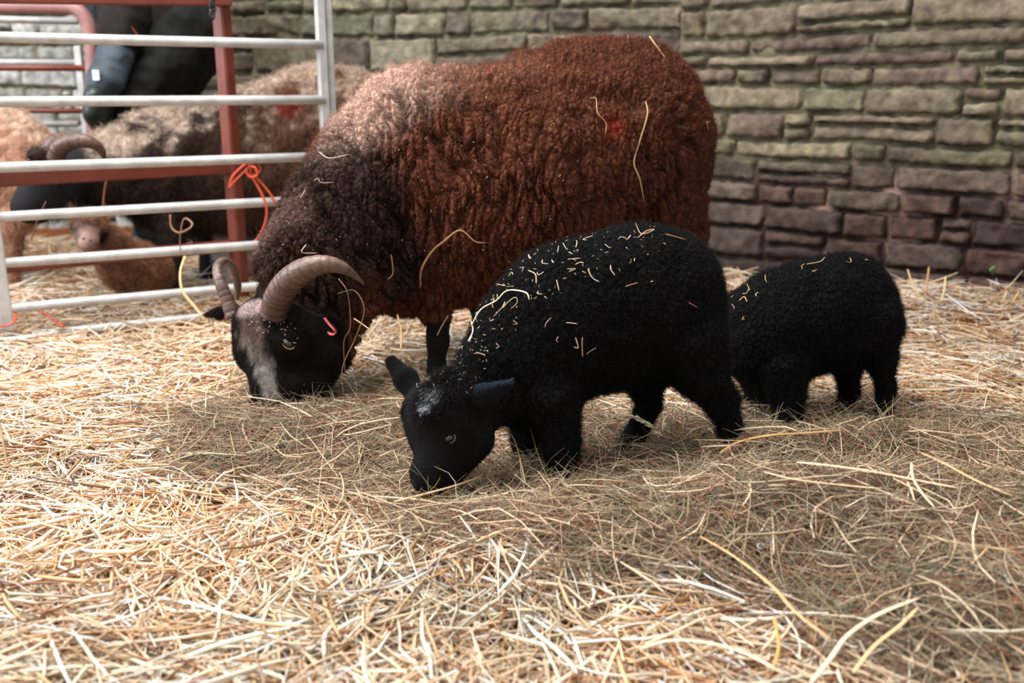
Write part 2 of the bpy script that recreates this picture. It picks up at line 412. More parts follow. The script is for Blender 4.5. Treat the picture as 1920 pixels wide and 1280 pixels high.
def sample_xy(n, y0, y1, dens, side=.45):
    xs = []; ys = []; got = 0
    while got < n:
        y = rng.uniform(y0, y1, n*3); x = rng.uniform(-3.2, 2.4, n*3)
        ok = (np.abs(x) < .56*y+side) & (rng.random(n*3) < dens(x, y)); ok &= ~((x > 0.3) & (y > wall_y(x)-.10)) & (y < 4.45-.31*(x+1.55))
        xs.append(x[ok]); ys.append(y[ok]); got += ok.sum()
    return np.concatenate(xs)[:n], np.concatenate(ys)[:n]
WA = np.array([.60, 3.72]); WB = np.array([2.6, 2.28])      # foot of the right-hand wall
def wall_y(x): return WA[1]+(x-WA[0])*(WB[1]-WA[1])/(WB[0]-WA[0])
def swath(s, spread):
    def f(x, y):
        a = 2.2*noise(np.stack([x*2.2, y*2.2, x*0+s], -1), 31)+.9*noise(np.stack([x*7, y*7, x*0+s], -1), 41)
        return a+rng.normal(0, spread, len(x))+.15
    return f
def outside_hay(x, y):
    h = hay_in(x, y)+.05*noise(np.stack([x*9, y*9, x*0], -1), 5); return 1-.93*sstep(-.03, .035, h)
parts_ = []
n = 36000
xy = sample_xy(n, .62, 2.6, lambda x, y: outside_hay(x, y)*np.clip(1.6/y, 0, 1.0))
parts_.append(blades(n, xy, rng.uniform(.04, .19, n), rng.uniform(.0011, .0033, n), rng.uniform(.2, .6, n), 5, 4, straw_col, .10, lambda: rng.random(n)**1.5*.028-.004, swath(1, .75), .12, kink=.25))
n2 = 15000
xy = sample_xy(n2, 2.5, 4.3, lambda x, y: np.ones_like(x), .5)
parts_.append(blades(n2, xy, rng.uniform(.05, .17, n2), rng.uniform(.0014, .0032, n2), rng.uniform(.3, .8, n2), 4, 4, straw_col, .16, lambda: rng.random(n2)**1.5*.035-.004, swath(2, .8), .12, kink=.25))
n3 = 420      # a few stand up proud
xy = sample_xy(n3, 1.0, 3.4, lambda x, y: outside_hay(x, y), .3)
parts_.append(blades(n3, xy, rng.uniform(.05, .12, n3), rng.uniform(.0012, .0022, n3), rng.uniform(.3, .8, n3), 5, 4, straw_col, .7, lambda: .02+rng.random(n3)*.02, swath(3, 1.5), .25, kink=.5))
V, F, C = join(*[(a, b) for a, b, c in parts_]) + (np.vstack([c for a, b, c in parts_]),)
tag(mesh_obj('straw_bedding', V, F, M['straw'], C), 'golden straw bedding strewn thickly over the whole barn floor', 'straw', kind='stuff')

def hay_dens(x, y):
    h = hay_in(x, y)+.05*noise(np.stack([x*9, y*9, x*0], -1), 5); return sstep(-.06, .05, h)*np.clip(1.5/y, 0, 1)
parts_ = []
n = 60000
xs = []; ys = []; got = 0
while got < n:
    x = rng.uniform(HAY[:, 0].min()-.08, min(HAY[:, 0].max(), 1.5), n); y = rng.uniform(HAY[:, 1].min()-.05, HAY[:, 1].max()+.08, n)
    ok = rng.random(n) < hay_dens(x, y); xs.append(x[ok]); ys.append(y[ok]); got += ok.sum()
xy = (np.concatenate(xs)[:n], np.concatenate(ys)[:n])
parts_.append(blades(n, xy, rng.uniform(.035, .15, n), rng.uniform(.00045, .0013, n)*(.6+.8*rng.random(n)**3), rng.uniform(.4, 1, n), 5, 3, hay_col, .24, lambda: rng.random(n)**1.2*.034-.006, swath(5, 1.0), .35, kink=.5))
n4 = 1100
sel = rng.choice(n, n4); xy4 = (xy[0][sel], xy[1][sel])
parts_.append(blades(n4, xy4, rng.uniform(.05, .13, n4), rng.uniform(.0003, .0007, n4), rng.uniform(.5, 1, n4), 7, 3, palette([(206, 188, 150), (176, 160, 120), (150, 140, 104), (190, 150, 120)], [3, 3, 2, 1], .1), .55, lambda: .03+rng.random(n4)*.018, swath(6, 1.6), .5, kink=.8))
n5 = 550   # broader straw mixed in
sel = rng.choice(n, n5); xy5 = (xy[0][sel], xy[1][sel])
parts_.append(blades(n5, xy5, rng.uniform(.05, .17, n5), rng.uniform(.001, .0021, n5), rng.uniform(.25, .6, n5), 5, 4, palette([(236, 210, 176), (218, 184, 142), (204, 180, 148)], [3, 2, 3], .08), .14, lambda: .024+rng.random(n5)*.018, swath(7, .9), .15, kink=.3))
V, F, C = join(*[(a, b) for a, b, c in parts_]) + (np.vstack([c for a, b, c in parts_]),)
tag(mesh_obj('hay', V, F, M['hay'], C), 'heaped fine grey-green and brown hay the animals eat from', 'hay', kind='stuff')

# ------------------------------------------------------------------ stone walls
def stone_wall(name, A, B, H, seed, cmin, cmax, lmin, lmax, tone):
    r = np.random.default_rng(seed); A = np.array(A, float); B = np.array(B, float); L = np.linalg.norm(B-A); ud = (B-A)/L
    nd = np.array([ud[1], -ud[0]])      # towards the camera side
    if nd@(np.array([0, 0])-A) < 0: nd = -nd
    Vs = []; Fs = []; Cs = []; nv = 0; z = -.04
    def warp(u, zz): return zz+.008*noise(np.stack([u*3, zz*6, u*0+seed], -1), 3)+.012*noise(np.stack([u*1.1, zz*2, u*0+seed], -1), 8)
    def stone(u0, u1, z0, z1):
        nonlocal nv
        g = .0045; w = u1-u0-g; h = z1-z0-g
        if w < .02 or h < .015: return
        a = max(4, int(w/.011)); b = max(4, int(h/.011))
        s, t = np.meshgrid(np.linspace(-1, 1, a+1), np.linspace(-1, 1, b+1), indexing='ij')
        s = np.sign(s)*np.abs(s)**.85; t = np.sign(t)*np.abs(t)**.85
        off = r.random()*50; jag = .006
        u = (u0+u1)/2+s*w/2+jag*noise(np.stack([t*2+off, s*3, s*0], -1), 2)*np.abs(s); zz = (z0+z1)/2+t*h/2+jag*noise(np.stack([s*w*22+off, t*2, s*0], -1), 4)*np.abs(t)
        edge = np.minimum((1-np.abs(s))*w/2, (1-np.abs(t))*h/2)
        round_ = .013*(1-np.exp(-edge/.0045))
        dep = r.uniform(-.008, .012)+round_+.010*fbm(np.stack([u*16+off, zz*22, u*0], -1), 3, 6)+.006*noise(np.stack([u*75+off, zz*75, u*0], -1), 16)+(s*r.normal(0, .004)+t*r.normal(0, .004))
        dep = np.where(edge <= 1e-6, -.035, dep)
        zz = warp(u, zz)
        P = np.stack([A[0]+ud[0]*u+nd[0]*dep, A[1]+ud[1]*u+nd[1]*dep, zz], -1).reshape(-1, 3)
        i, j = np.meshgrid(np.arange(a), np.arange(b), indexing='ij'); q = np.stack([i*(b+1)+j, (i+1)*(b+1)+j, (i+1)*(b+1)+j+1, i*(b+1)+j+1], -1).reshape(-1, 4)
        c = tone(r, (z0+z1)/2)
        m = fbm(np.stack([u*9+off, zz*9, u*0+3], -1), 3, 12).reshape(-1, 1)
        C = c*(1+.16*m)
        mo = .8*sstep(.1, .9, m+.55*(1-np.clip(edge/.012, 0, 1)).reshape(-1, 1)*(zz > .45).reshape(-1, 1))*.55
        C = C*(1-mo)+lin(126, 120, 90)*mo*(zz > .4).reshape(-1, 1)+C*mo*(zz <= .4).reshape(-1, 1)
        Vs.append(P); Fs.append(q+nv); Cs.append(C); nv += len(P)
    while z < H:
        ch = r.uniform(cmin, cmax) if r.random() > .2 else r.uniform(cmin*.55, cmin)
        u = -r.uniform(0, .2)
        while u < L:
            w = r.uniform(lmin, lmax) if r.random() > .28 else r.uniform(lmin*.45, lmin)
            u1 = min(u+w, L); uu = max(u, 0)
            if ch > cmin*1.15 and r.random() < .2:
                f = r.uniform(.35, .65); stone(uu, u1, z, z+ch*f); stone(uu, u1, z+ch*f, z+ch)
            elif w > lmin*1.2 and r.random() < .16:
                f = r.uniform(.6, .8); stone(uu, uu+(u1-uu)*f, z, z+ch); g2 = uu+(u1-uu)*f; stone(g2, u1, z, z+ch*.5); stone(g2, u1, z+ch*.5, z+ch)
            else: stone(uu, u1, z, z+ch)
            u += w
        z += ch
    # mortar bed behind the stone faces, back of the wall 0.3 m deeper
    nu, nz2 = int(L/.02)+2, int((H+.1)/.02)+2
    u, zz = np.meshgrid(np.linspace(0, L, nu), np.linspace(-.08, H, nz2), indexing='ij')
    dep = -.013+.013*fbm(np.stack([u*22, zz*22, u*0], -1), 3, 44)
    P = np.stack([A[0]+ud[0]*u+nd[0]*dep, A[1]+ud[1]*u+nd[1]*dep, zz], -1).reshape(-1, 3)
    i, j = np.meshgrid(np.arange(nu-1), np.arange(nz2-1), indexing='ij'); q = np.stack([i*nz2+j, (i+1)*nz2+j, (i+1)*nz2+j+1, i*nz2+j+1], -1).reshape(-1, 4)
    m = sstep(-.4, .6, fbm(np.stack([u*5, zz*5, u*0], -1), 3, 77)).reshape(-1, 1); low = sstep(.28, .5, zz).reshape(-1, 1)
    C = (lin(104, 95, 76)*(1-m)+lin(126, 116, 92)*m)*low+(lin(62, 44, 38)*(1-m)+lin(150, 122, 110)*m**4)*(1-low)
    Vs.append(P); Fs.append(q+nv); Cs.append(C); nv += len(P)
    c = np.array([[A[0], A[1]], [B[0], B[1]], [B[0]-nd[0]*.3, B[1]-nd[1]*.3], [A[0]-nd[0]*.3, A[1]-nd[1]*.3]])
    P = np.array([[x, y, zc] for zc in (-.08, H) for x, y in c]); P[[0, 1, 4, 5], :2] -= nd*.03
    Fb = np.array([[0, 3, 2, 1], [4, 5, 6, 7], [1, 2, 6, 5], [2, 3, 7, 6], [3, 0, 4, 7]])
    Vs.append(P); Fs.append(Fb+nv); Cs.append(np.tile(lin(110, 104, 84), (8, 1)))
    return structure(mesh_obj(name, np.vstack(Vs), np.vstack(Fs), M['stone'], np.vstack(Cs)))
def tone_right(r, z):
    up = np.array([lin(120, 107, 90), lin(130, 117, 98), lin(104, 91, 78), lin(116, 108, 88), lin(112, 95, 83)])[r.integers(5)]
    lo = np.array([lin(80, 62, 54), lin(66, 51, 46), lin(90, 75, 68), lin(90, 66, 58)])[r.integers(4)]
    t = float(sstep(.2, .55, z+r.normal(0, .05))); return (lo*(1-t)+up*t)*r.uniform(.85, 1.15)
def tone_back(r, z):
    c = np.array([lin(122, 111, 94), lin(110, 103, 88), lin(132, 122, 104), lin(100, 89, 78), lin(114, 111, 92)])[r.integers(5)]; return c*r.uniform(.85, 1.15)
def tone_pale(r, z):  # light washing over the far-left wall, painted in as paler stone
    c = np.array([lin(178, 176, 168), lin(160, 158, 148), lin(194, 190, 180)])[r.integers(3)]; return c*r.uniform(.88, 1.1)
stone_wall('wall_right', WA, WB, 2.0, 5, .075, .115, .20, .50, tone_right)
stone_wall('wall_back', (-1.55, 4.55), (.66, 3.86), 2.2, 12, .10, .15, .16, .40, tone_back)
stone_wall('wall_left', (-3.6, 4.9), (-1.5, 4.75), 2.2, 21, .10, .15, .16, .38, tone_pale)

# ------------------------------------------------------------------ gates and hurdles
GL, _ = W(14, 640, 2.58); GR, _ = W(629, 540, 3.0)
GLx, GRx = np.array([GL[0], 2.58]), np.array([GR[0], 3.02])
def railpts(z0, z1, e0=0, e1=0, off=0):
    d = (GRx-GLx); d = d/np.linalg.norm(d); nrm = np.array([-d[1], d[0]])
    a = GLx-d*e0+nrm*off; b = GRx+d*e1+nrm*off
    return np.array([[a[0], a[1], z0], [b[0], b[1], z1]])
def z_at(px, py, xy):        # height of a photo point standing at plan position xy
    P, _ = W(px, py, xy[1]); return P[2]
hurdle = tag(empty('gate', (GLx[0], GLx[1], 0)), 'galvanised tubular sheep gate with seven rails in front of the red posts', 'gate')
rail_z = []
for yl, yr in ((66, 84), (190, 187), (314, 293), (407, 372), (492, 449), (577, 523)):
    rail_z.append((z_at(10, yl, GLx), z_at(606, yr, GRx)))
rail_z.insert(0, (rail_z[0][0]+.17, rail_z[0][1]+.17))
for z0, z1 in rail_z:
    p = railpts(z0, z1, .5, -.01); p = np.linspace(p[0], p[1], 6)
    part('rail', *tube(p, .0135, 12), M['galv'], hurdle)
# ground rail half buried in straw
p = railpts(.012, .012, .5, 0); part('rail', *tube(np.linspace(p[0], p[1], 6), .0135, 12), M['galv'], hurdle)
dg = (GRx-GLx)/np.linalg.norm(GRx-GLx); Rg = np.array([[dg[0], -dg[1], 0], [dg[1], dg[0], 0], [0, 0, 1]])
ztop = rail_z[0][0]+.03
part('post', *box((GLx[0]+.005, GLx[1], ztop/2), .032, .026, ztop, Rg), M['galv'], hurdle, smooth=False)
part('post', *box((GRx[0]-.012, GRx[1], ztop/2+.01), .027, .026, ztop+.02, Rg), M['galv'], hurdle, smooth=False)
q = GRx+dg*.018+np.array([-dg[1], dg[0]])*.02
part('post', *box((q[0], q[1], ztop/2+.01), .020, .022, ztop+.02, Rg), M['galv'], hurdle, smooth=False)

red = tag(empty('gate', (0, 0, 0)), 'red painted steel gate with square post, behind the galvanised gate', 'gate')
RP, s = W(443, 480, 3.06); nrm = np.array([-dg[1], dg[0]])
c45 = math.cos(.6); s45 = math.sin(.6); Rr = Rg@np.array([[c45, -s45, 0], [s45, c45, 0], [0, 0, 1]])
px_top, _ = W(418, 0, 3.06)
lean = np.array([[1, 0, 0.0], [0, 1, 0], [0, 0, 1]])
v, f = box((0, 0, .58), .042, .042, 1.16, Rr)
v = v+np.array([RP[0]+.002, 3.08, 0]); part('post', v, f, M['red'], red, smooth=False)
def red_rail(yl, yr, hh, m='red'):
    a, _ = W(-260, yl-10, 2.52); b, _ = W(430, yr, 3.06); a[2] = z_at(20, yl, (0, 2.64)); b[2] = z_at(430, yr, (0, 3.06))
    dd = (b-a); Ln = np.linalg.norm(dd); X = dd/Ln; Yv = np.cross([0, 0, 1], X); Yv /= np.linalg.norm(Yv); Zv = np.cross(X, Yv)
    return part('rail', *box((a+b)/2+np.array([0, .01, 0]), Ln, .03, hh, np.stack([X, Yv, Zv], 1)), M[m], red, smooth=False)
red_rail(338, 310, .05); red_rail(-6, -2, .04); red_rail(508, 462, .035)
chn = []
for q_ in range(3):
    cc, s = W(398, 5+q_*11, 3.0); th = np.linspace(0, 2*math.pi, 15)[:-1]
    ring = np.stack([cc[0]+.008*np.cos(th)*(1 if q_ % 2 else .4), cc[1]+.008*np.cos(th)*(.3 if q_ % 2 else 1), cc[2]+.014*np.sin(th)], 1)
    chn.append(tube(np.vstack([ring, ring[:1]]), .0035, 6, cap=False))
tag(mesh_obj('chain', *join(*chn), M['boot']), 'short dark chain hanging at the top of the red post', 'chain')

far = tag(empty('gate', (0, 0, 0)), 'pinkish red tubular gate end with rounded corner, far left behind the sheep', 'gate')
pts = [W(x, y, 3.75)[0] for x, y in ((-260, 14), (0, 12), (110, 13), (140, 16), (160, 35), (170, 70), (174, 150), (176, 300), (178, 500))]
part('frame', *tube(spline(pts, 6), .026, 12), M['redpale'], far)
part('rail', *tube(np.array([W(-260, 126, 3.75)[0], W(172, 128, 3.75)[0]]), .011, 8), M['red'], far)
part('rail', *tube(np.array([W(-260, 208, 3.75)[0], W(172, 208, 3.75)[0]]), .009, 8), M['red'], far)
fh = tag(empty('hurdle', (0, 0, 0)), 'pale galvanised hurdle behind the pinkish red gate end', 'hurdle')
for y in (118, 232, 40, 330):
    part('rail', *tube(np.array([W(-300, y+(y-150)*.1, 3.9)[0], W(146, y, 4.0)[0]]), .013, 10), M['galv'], fh)
b0, _ = W(146, 86, 4.0); b1, _ = W(146, 86, 4.0); b1 = b1.copy(); b1[2] = 0.0
part('post', *box(((b0[0]+b1[0])/2, 4.0, (b0[2])/2), .028, .028, b0[2]), M['galv'], fh, smooth=False)

# orange twine
def twine(pp, r=.0028, Y=2.95):
    return tube(spline([W(*p)[0] if len(p) == 3 else W(p[0], p[1], Y)[0] for p in pp], 6), r, 6)
tw = join(twine([(430, 350), (437, 330), (455, 312), (470, 302), (488, 292)], .004, 2.93), twine([(430, 352), (440, 340), (458, 322), (476, 300), (470, 318), (474, 334), (488, 320), (484, 306)], .003, 2.92),
          twine([(472, 330), (485, 352), (494, 370), (500, 392), (498, 415), (488, 440), (478, 452)], .0035, 2.91), twine([(474, 326), (492, 345), (508, 365), (520, 386), (522, 402)], .003, 2.92),
          twine([(466, 312), (462, 322), (470, 332), (482, 328), (478, 314), (466, 312)], .004, 2.90))
tag(mesh_obj('baler_twine', *tw, M['twine']), 'orange twine knotted round the gate rail at the red post', 'twine')
tag(mesh_obj('baler_twine', *twine([(-8, 612, 2.55), (14, 610, 2.545), (24, 606, 2.55), (29, 596, 2.57), (28, 580, 2.60)], .003), M['twine']), 'orange twine looped round the foot of the left gate post', 'twine')
tag(mesh_obj('baler_twine', *twine([(60, 576, 2.72), (85, 588, 2.69), (102, 600, 2.66), (118, 612, 2.62)], .003), M['twine']), 'loose orange twine end hanging over the straw right of the left gate post', 'twine')
def gstalk(label, pp, r, col=(214, 176, 124), name='straw_stalk', Y=2.9, group=None, n=6, flat=.5):
    v, f = tube(spline([W(*p)[0] for p in pp], 6), r, n, flat)
    c = np.tile(lin(*col), (len(v), 1)); o = mesh_obj(name, v, f, M['straw'], c)
    return tag(o, label, 'straw', group)
gstalk('curled brown twist of straw hanging on the fourth gate rail', [(319, 402, 2.78), (321, 425, 2.77), (335, 436, 2.76), (355, 428, 2.76), (360, 418, 2.77), (345, 410, 2.78), (338, 440, 2.77), (338, 470, 2.77)], .003, (150, 110, 80))
gstalk('pale crooked straw rising in front of the bottom gate rail', [(347, 480, 2.7), (338, 510, 2.68), (342, 545, 2.66), (365, 575, 2.64), (385, 600, 2.62)], .0045, (236, 205, 150))
gstalk('thin red-brown straw hanging between the third and fourth gate rails', [(199, 340, 2.72), (195, 365, 2.72), (193, 400, 2.72)], .003, (130, 76, 50))
gstalk('brown straw caught under the fourth gate rail at left', [(86, 378, 2.66), (72, 408, 2.66), (58, 450, 2.66)], .003, (150, 110, 84))

# ------------------------------------------------------------------ shared animal pieces
def along(chain, fy, k=None):
    out = []
    for a, b in zip(chain[:-1], chain[1:]):
        t = ('c', px3(a), px3(b), fy); out.append(t+(k,) if k else t)
    return out
def ear(base, tip, wpx, thick, k=.012, nrm=(0, -1, .3)):
    a, s = W(*base); b, _ = W(*tip); ax = b-a; L = np.linalg.norm(ax); ax /= L
    n_ = np.array(nrm, float); n_ -= ax*(n_@ax); n_ /= np.linalg.norm(n_); s2 = np.cross(ax, n_)
    return ('e', (a+b)/2, [ax, s2, n_], (L*.56, wpx*s*.5, thick), k)
def dist_to(V, pts):
    """distance from each vertex to a polyline of 3-D points, with radius per point: returns d/r"""
    best = np.full(len(V), 99.)
    for (a, ra), (b, rb) in zip(pts[:-1], pts[1:]):
        ab = b-a; t = np.clip(((V-a)@ab)/(ab@ab+1e-12), 0, 1)
        best = np.minimum(best, np.linalg.norm(V-a-t[:, None]*ab, axis=1)/(ra+(rb-ra)*t))
    return best
def ball(c, r, axes=None, n=16):
    th, ph = np.meshgrid(np.linspace(.02, math.pi-.02, n), np.linspace(0, 2*math.pi, n*2, endpoint=False), indexing='ij')
    P = np.stack([np.sin(th)*np.cos(ph), np.sin(th)*np.sin(ph), np.cos(th)], -1).reshape(-1, 3)*np.asarray(r)
    if axes is not None: P = P@np.asarray(axes)
    i, j = np.meshgrid(np.arange(n-1), np.arange(n*2), indexing='ij'); j2 = (j+1) % (n*2)
    return P+c, np.stack([i*2*n+j, (i+1)*2*n+j, (i+1)*2*n+j2, i*2*n+j2], -1).reshape(-1, 4)
def front_vertex(V, N, px, py):
    x, y, d = proj(V); f = (N*(np.array([0, 0, CH])-V)).sum(1) > 0
    m = (np.hypot(x-px, y-py) < 9) & f
    if not m.any(): m = (np.hypot(x-px, y-py) < 30)
    idx = np.where(m)[0]
    return idx[np.argmin(d[idx])] if len(idx) else int(np.argmin(np.hypot(x-px, y-py)))

def eye(parent, V, N, px, py, r, rimmat, inset=.35, tilt=.5, label=None, arc=(3.3, 6.2)):
    i = front_vertex(V, N, px, py); n = N[i]; c = V[i]-n*r*inset
    X = np.cross([0, 0, 1], n); X /= np.linalg.norm(X); Z = np.cross(n, X)
    X2 = X*math.cos(tilt)+Z*math.sin(tilt); Z2 = -X*math.sin(tilt)+Z*math.cos(tilt)
    mesh_obj('eye', *ball(c, (r*1.15, r*.9, r*.8), [X2, n, Z2]), M['eye'], parent=parent)
    th = np.linspace(arc[0], arc[1], 22); rim = c+n*r*.55+np.outer(np.cos(th), X2)*r*1.2+np.outer(np.sin(th), Z2)*r*.9
    o = mesh_obj('eyelid', *tube(rim, np.interp(np.linspace(0, 1, 22), [0, .3, .8, 1], [.2, 1, 1, .2])*r*.15, 8), rimmat, parent=parent)
    if label: o['label'] = label

# ------------------------------------------------------------------ the brown horned ewe
def Yb(px): return 2.33+(px-780)*.00035
def E(px, py, r, Y=None): return (px, py, Yb(px) if Y is None else Y, r)
B = []
for a, b, fy in ((E(1165, 262, 172), E(1165, 262, 172), .98), (E(1200, 360, 132), E(1215, 440, 112), 1.0), (E(1100, 290, 190), E(1000, 320, 196), 1.0),
                 (E(1000, 330, 200), E(900, 370, 190), 1.0), (E(850, 320, 185), E(795, 312, 182), .85), (E(760, 380, 170), E(765, 455, 146), .85), (E(1000, 420, 150), E(880, 430, 140), 1.1),
                 (E(1050, 200, 110), E(1190, 200, 108), .9)):
    B.append(('c', px3(a), px3(b), fy))
neck = [E(700, 350, 130), E(640, 425, 118, 2.22), E(575, 495, 100, 2.12)]
B += along(neck, .8)
B += along([E(640, 590, 50, 2.12), E(632, 662, 34, 2.08)], .8, .02)
B += along([E(650, 500, 108, 2.2), E(590, 560, 84, 2.10)], .75)
kH = .03
head = [('c', px3((520, 612, 2.06, 62)), px3((528, 640, 2.04, 66)), .85, .02), ('c', px3((492, 612, 2.08, 55)), px3((497, 650, 2.06, 58)), .8, .02), ('c', px3((560, 640, 2.05, 66)), px3((585, 672, 2.04, 55)), .75, .02),
        ('c', px3((505, 655, 2.03, 52)), px3((507, 720, 1.98, 34)), .8, .016), ('c', px3((507, 722, 1.98, 33)), px3((512, 742, 1.97, 30)), .9, .01),
        ('c', px3((560, 690, 2.02, 48)), px3((590, 700, 2.03, 38)), .6, .016), ('c', px3((530, 735, 1.97, 26)), px3((590, 712, 2.01, 30)), .6, .012),
        ('c', px3((545, 640, 1.985, 26)), px3((552, 646, 1.985, 24)), .6, .012),
        ('c', px3((440, 582, 2.14, 15)), px3((408, 586, 2.14, 12)), .5, .006), ('c', px3((408, 586, 2.14, 12)), px3((380, 590, 2.14, 3)), .5, .004), ('c', px3((560, 592, 1.98, 20)), px3((598, 604, 1.955, 17)), .4, .008), ('c', px3((598, 604, 1.955, 17)), px3((628, 617, 1.945, 7)), .4, .005),
        ('e', W(481, 752, 1.96)[0], np.eye(3), (.014, .012, .014), .01)]
B += head
# legs: straight shanks that end in hooves, hocks pointing back
def leg(pts, fy=1.0, k=.02): return along(pts, fy, k)
B += leg([E(812, 520, 60, 2.28), E(818, 590, 27, 2.26), E(821, 640, 19, 2.25), E(818, 690, 16, 2.25), E(815, 712, 19, 2.25), E(813, 722, 22, 2.24)])
B += leg([E(900, 520, 55, 2.42), E(912, 590, 24, 2.44), E(905, 640, 18, 2.44), E(902, 676, 15, 2.44), E(900, 690, 19, 2.43)])
B += leg([E(1240, 470, 78, 2.40), E(1275, 560, 34, 2.38), E(1300, 610, 20, 2.38), E(1292, 665, 15, 2.38), E(1285, 690, 19, 2.37)])
B += leg([E(1200, 470, 75, 2.62), E(1235, 545, 32, 2.62), E(1258, 590, 20, 2.62), E(1250, 630, 15, 2.62), E(1244, 648, 19, 2.61)])
V, F = body_field(B, .0048, .05)
V = relax(V, F, 1); V, F = subdivide(V, F); N = normals(V, F)
# bare (short-haired) where the head and lower legs are
face = dist_to(V, [px3((488, 612, 2.09, 70)), px3((505, 650, 2.07, 78)), px3((540, 690, 2.03, 72)), px3((506, 740, 1.98, 62))])
face = np.minimum(face, dist_to(V, [px3((530, 615, 2.05, 64)), px3((560, 690, 2.02, 66))]))
face = np.minimum(face, dist_to(V, [px3((430, 585, 2.14, 34)), px3((378, 589, 2.15, 30))])); face = np.minimum(face, dist_to(V, [px3((560, 600, 1.97, 44)), px3((630, 614, 1.945, 34))]))
face = np.minimum(face, dist_to(V, [px3((590, 650, 2.03, 66)), px3((615, 690, 2.04, 46))]))
isface = 1-sstep(.98, 1.18, face)
shank = 1-sstep(.115+.0, .165, V[:, 2]); shank *= (V[:, 0] > -.2)
bare = np.maximum(isface, shank); woolly = 1-bare
# fleece relief: clefts running down the side, tufts on the back
def fleece_cells(P, sx=.0175, sy=.036, sz=.105):
    wv = np.stack([noise(P*9, 1), noise(P*9, 2), noise(P*9, 3)], 1)*.022+np.stack([noise(P*30, 4), noise(P*30, 5), noise(P*30, 6)], 1)*.009
    q = P+wv; lean_ = .28*np.clip((q[:, 2]-.35)/.4, -1, 1); sc = np.array([sx, sy, sz])
    return np.stack([(q[:, 0]+.25*(q[:, 2]-.4)*np.clip(-q[:, 0]*1.5+.2, -.6, 1))/sx, q[:, 1]/sy, q[:, 2]/sz], 1), wv, sc
q, _, _ = fleece_cells(V); d1, d2, cc, cid = voronoi(q, 3)
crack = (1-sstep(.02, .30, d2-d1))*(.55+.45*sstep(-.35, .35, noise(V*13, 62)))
q2 = V/np.array([.011, .012, .019])+np.stack([noise(V*50, 7), noise(V*50, 8), noise(V*50, 9)], 1)*.5
e1, e2, _, _ = voronoi(q2, 9); crack2 = 1-sstep(.02, .35, e2-e1)
topy = sstep(.55, .9, N[:, 2]); amp = .75+.35*noise(V*3.1, 60)
# broad folds behind the shoulder
fx, fy_, _ = proj(V)
fold = np.zeros(len(V))
for pl, dpt, wd in (([(800, 170), (812, 230), (838, 285), (850, 330)], .016, 9), ([(742, 165), (748, 200), (752, 235)], .014, 8), ([(850, 185), (868, 250), (905, 300)], .009, 9), ([(700, 300), (740, 400), (770, 470)], .010, 9),
                   ([(650, 330), (700, 430), (735, 520)], .010, 10), ([(610, 390), (660, 470), (700, 560)], .010, 10), ([(1180, 170), (1210, 240), (1230, 330)], .006, 12), ([(870, 140), (960, 162), (1050, 150), (1130, 165), (1200, 190)], .010, 15), ([(930, 180), (940, 260), (930, 330)], .006, 8), ([(1020, 200), (1030, 290), (1020, 360)], .006, 8), ([(1090, 210), (1100, 300), (1105, 400)], .006, 8), ([(1270, 200), (1280, 300), (1270, 400)], .006, 8)):
    pts3 = [(V[front_vertex(V, N, *p)], .0015*wd) for p in pl]
    fold = fold+1.7*dpt*np.exp(-dist_to(V, pts3)**2)
disp = woolly*(-.021*crack*amp*(1-.75*topy)-.0055*crack2+.006*noise(V*16, 14)+.010*topy*noise(V*34, 15)+.007*topy*noise(V*70, 19)-fold)+.001*isface*noise(V*60, 20)
V = V+N*disp[:, None]; N = normals(V, F)
def ewe_colour(V, N):
    x = V[:, 0]; z = V[:, 2]
    rufous = lin(99, 55, 38); deep = lin(68, 35, 27); dark = lin(41, 31, 28); pale = lin(186, 151, 135); tan = lin(130, 84, 64)
    nz = fbm(V*7, 3, 70)[:, None]; n2 = fbm(V*22, 2, 75)[:, None]
    c = rufous*(1+.22*nz)+0*V; t = sstep(.1, .55, x+.15*nz[:, 0])[:, None]; c = c*(1-.45*t)+deep*.45*t
    # sun-bleached patch over withers and neck crest
    w = dist_to(V, [(W(760, 130, 2.3)[0], .17), (W(690, 200, 2.25)[0], .14), (W(640, 260, 2.2)[0], .10)]); w = (1-sstep(.45, 1.15, w+.12*nz[:, 0]))[:, None]
    c = c*(1-w)+pale*w
    w = dist_to(V, [(W(850, 130, 2.3)[0], .12), (W(950, 150, 2.35)[0], .10), (W(1060, 170, 2.35)[0], .07), (W(1200, 225, 2.3)[0], .05)]); w = (1-sstep(.4, 1.2, w+.2*nz[:, 0]))[:, None]
    c = c*(1-w*.7)+tan*w*.7
    w = dist_to(V, [(W(720, 470, 2.2)[0], .15), (W(625, 390, 2.14)[0], .21), (W(560, 520, 2.05)[0], .2)])
    w = (1-sstep(.55, 1.05, w+.18*nz[:, 0]))[:, None]; c = c*(1-w*.85)+dark*w*.85
    w = dist_to(V, [(W(480, 450, 2.1)[0], .05), (W(540, 370, 2.12)[0], .05), (W(560, 400, 2.1)[0], .04)]); w = (1-sstep(.5, 1.3, w+.2*nz[:, 0]))[:, None]*.6
    c = c*(1-w)+lin(120, 92, 82)*w
    i = front_vertex(V, N, 1148, 228); w = np.linalg.norm(V-V[i], axis=1); w = (1-sstep(.015, .05, w+.012*n2[:, 0]))[:, None]*.5   # marker spray
    c = c*(1-w)+lin(160, 44, 24)*w
    return np.clip(c*(1+.12*n2), .004, 1)
wc = ewe_colour(V, N)
wc = wc*(1-.6*np.maximum(crack, .5*crack2)[:, None]*woolly[:, None])      # fleece coloured darker in its creases than at the weathered tips
fc = np.tile(lin(28, 21, 19), (len(V), 1)); fn = fbm(V*45, 3, 81)[:, None]
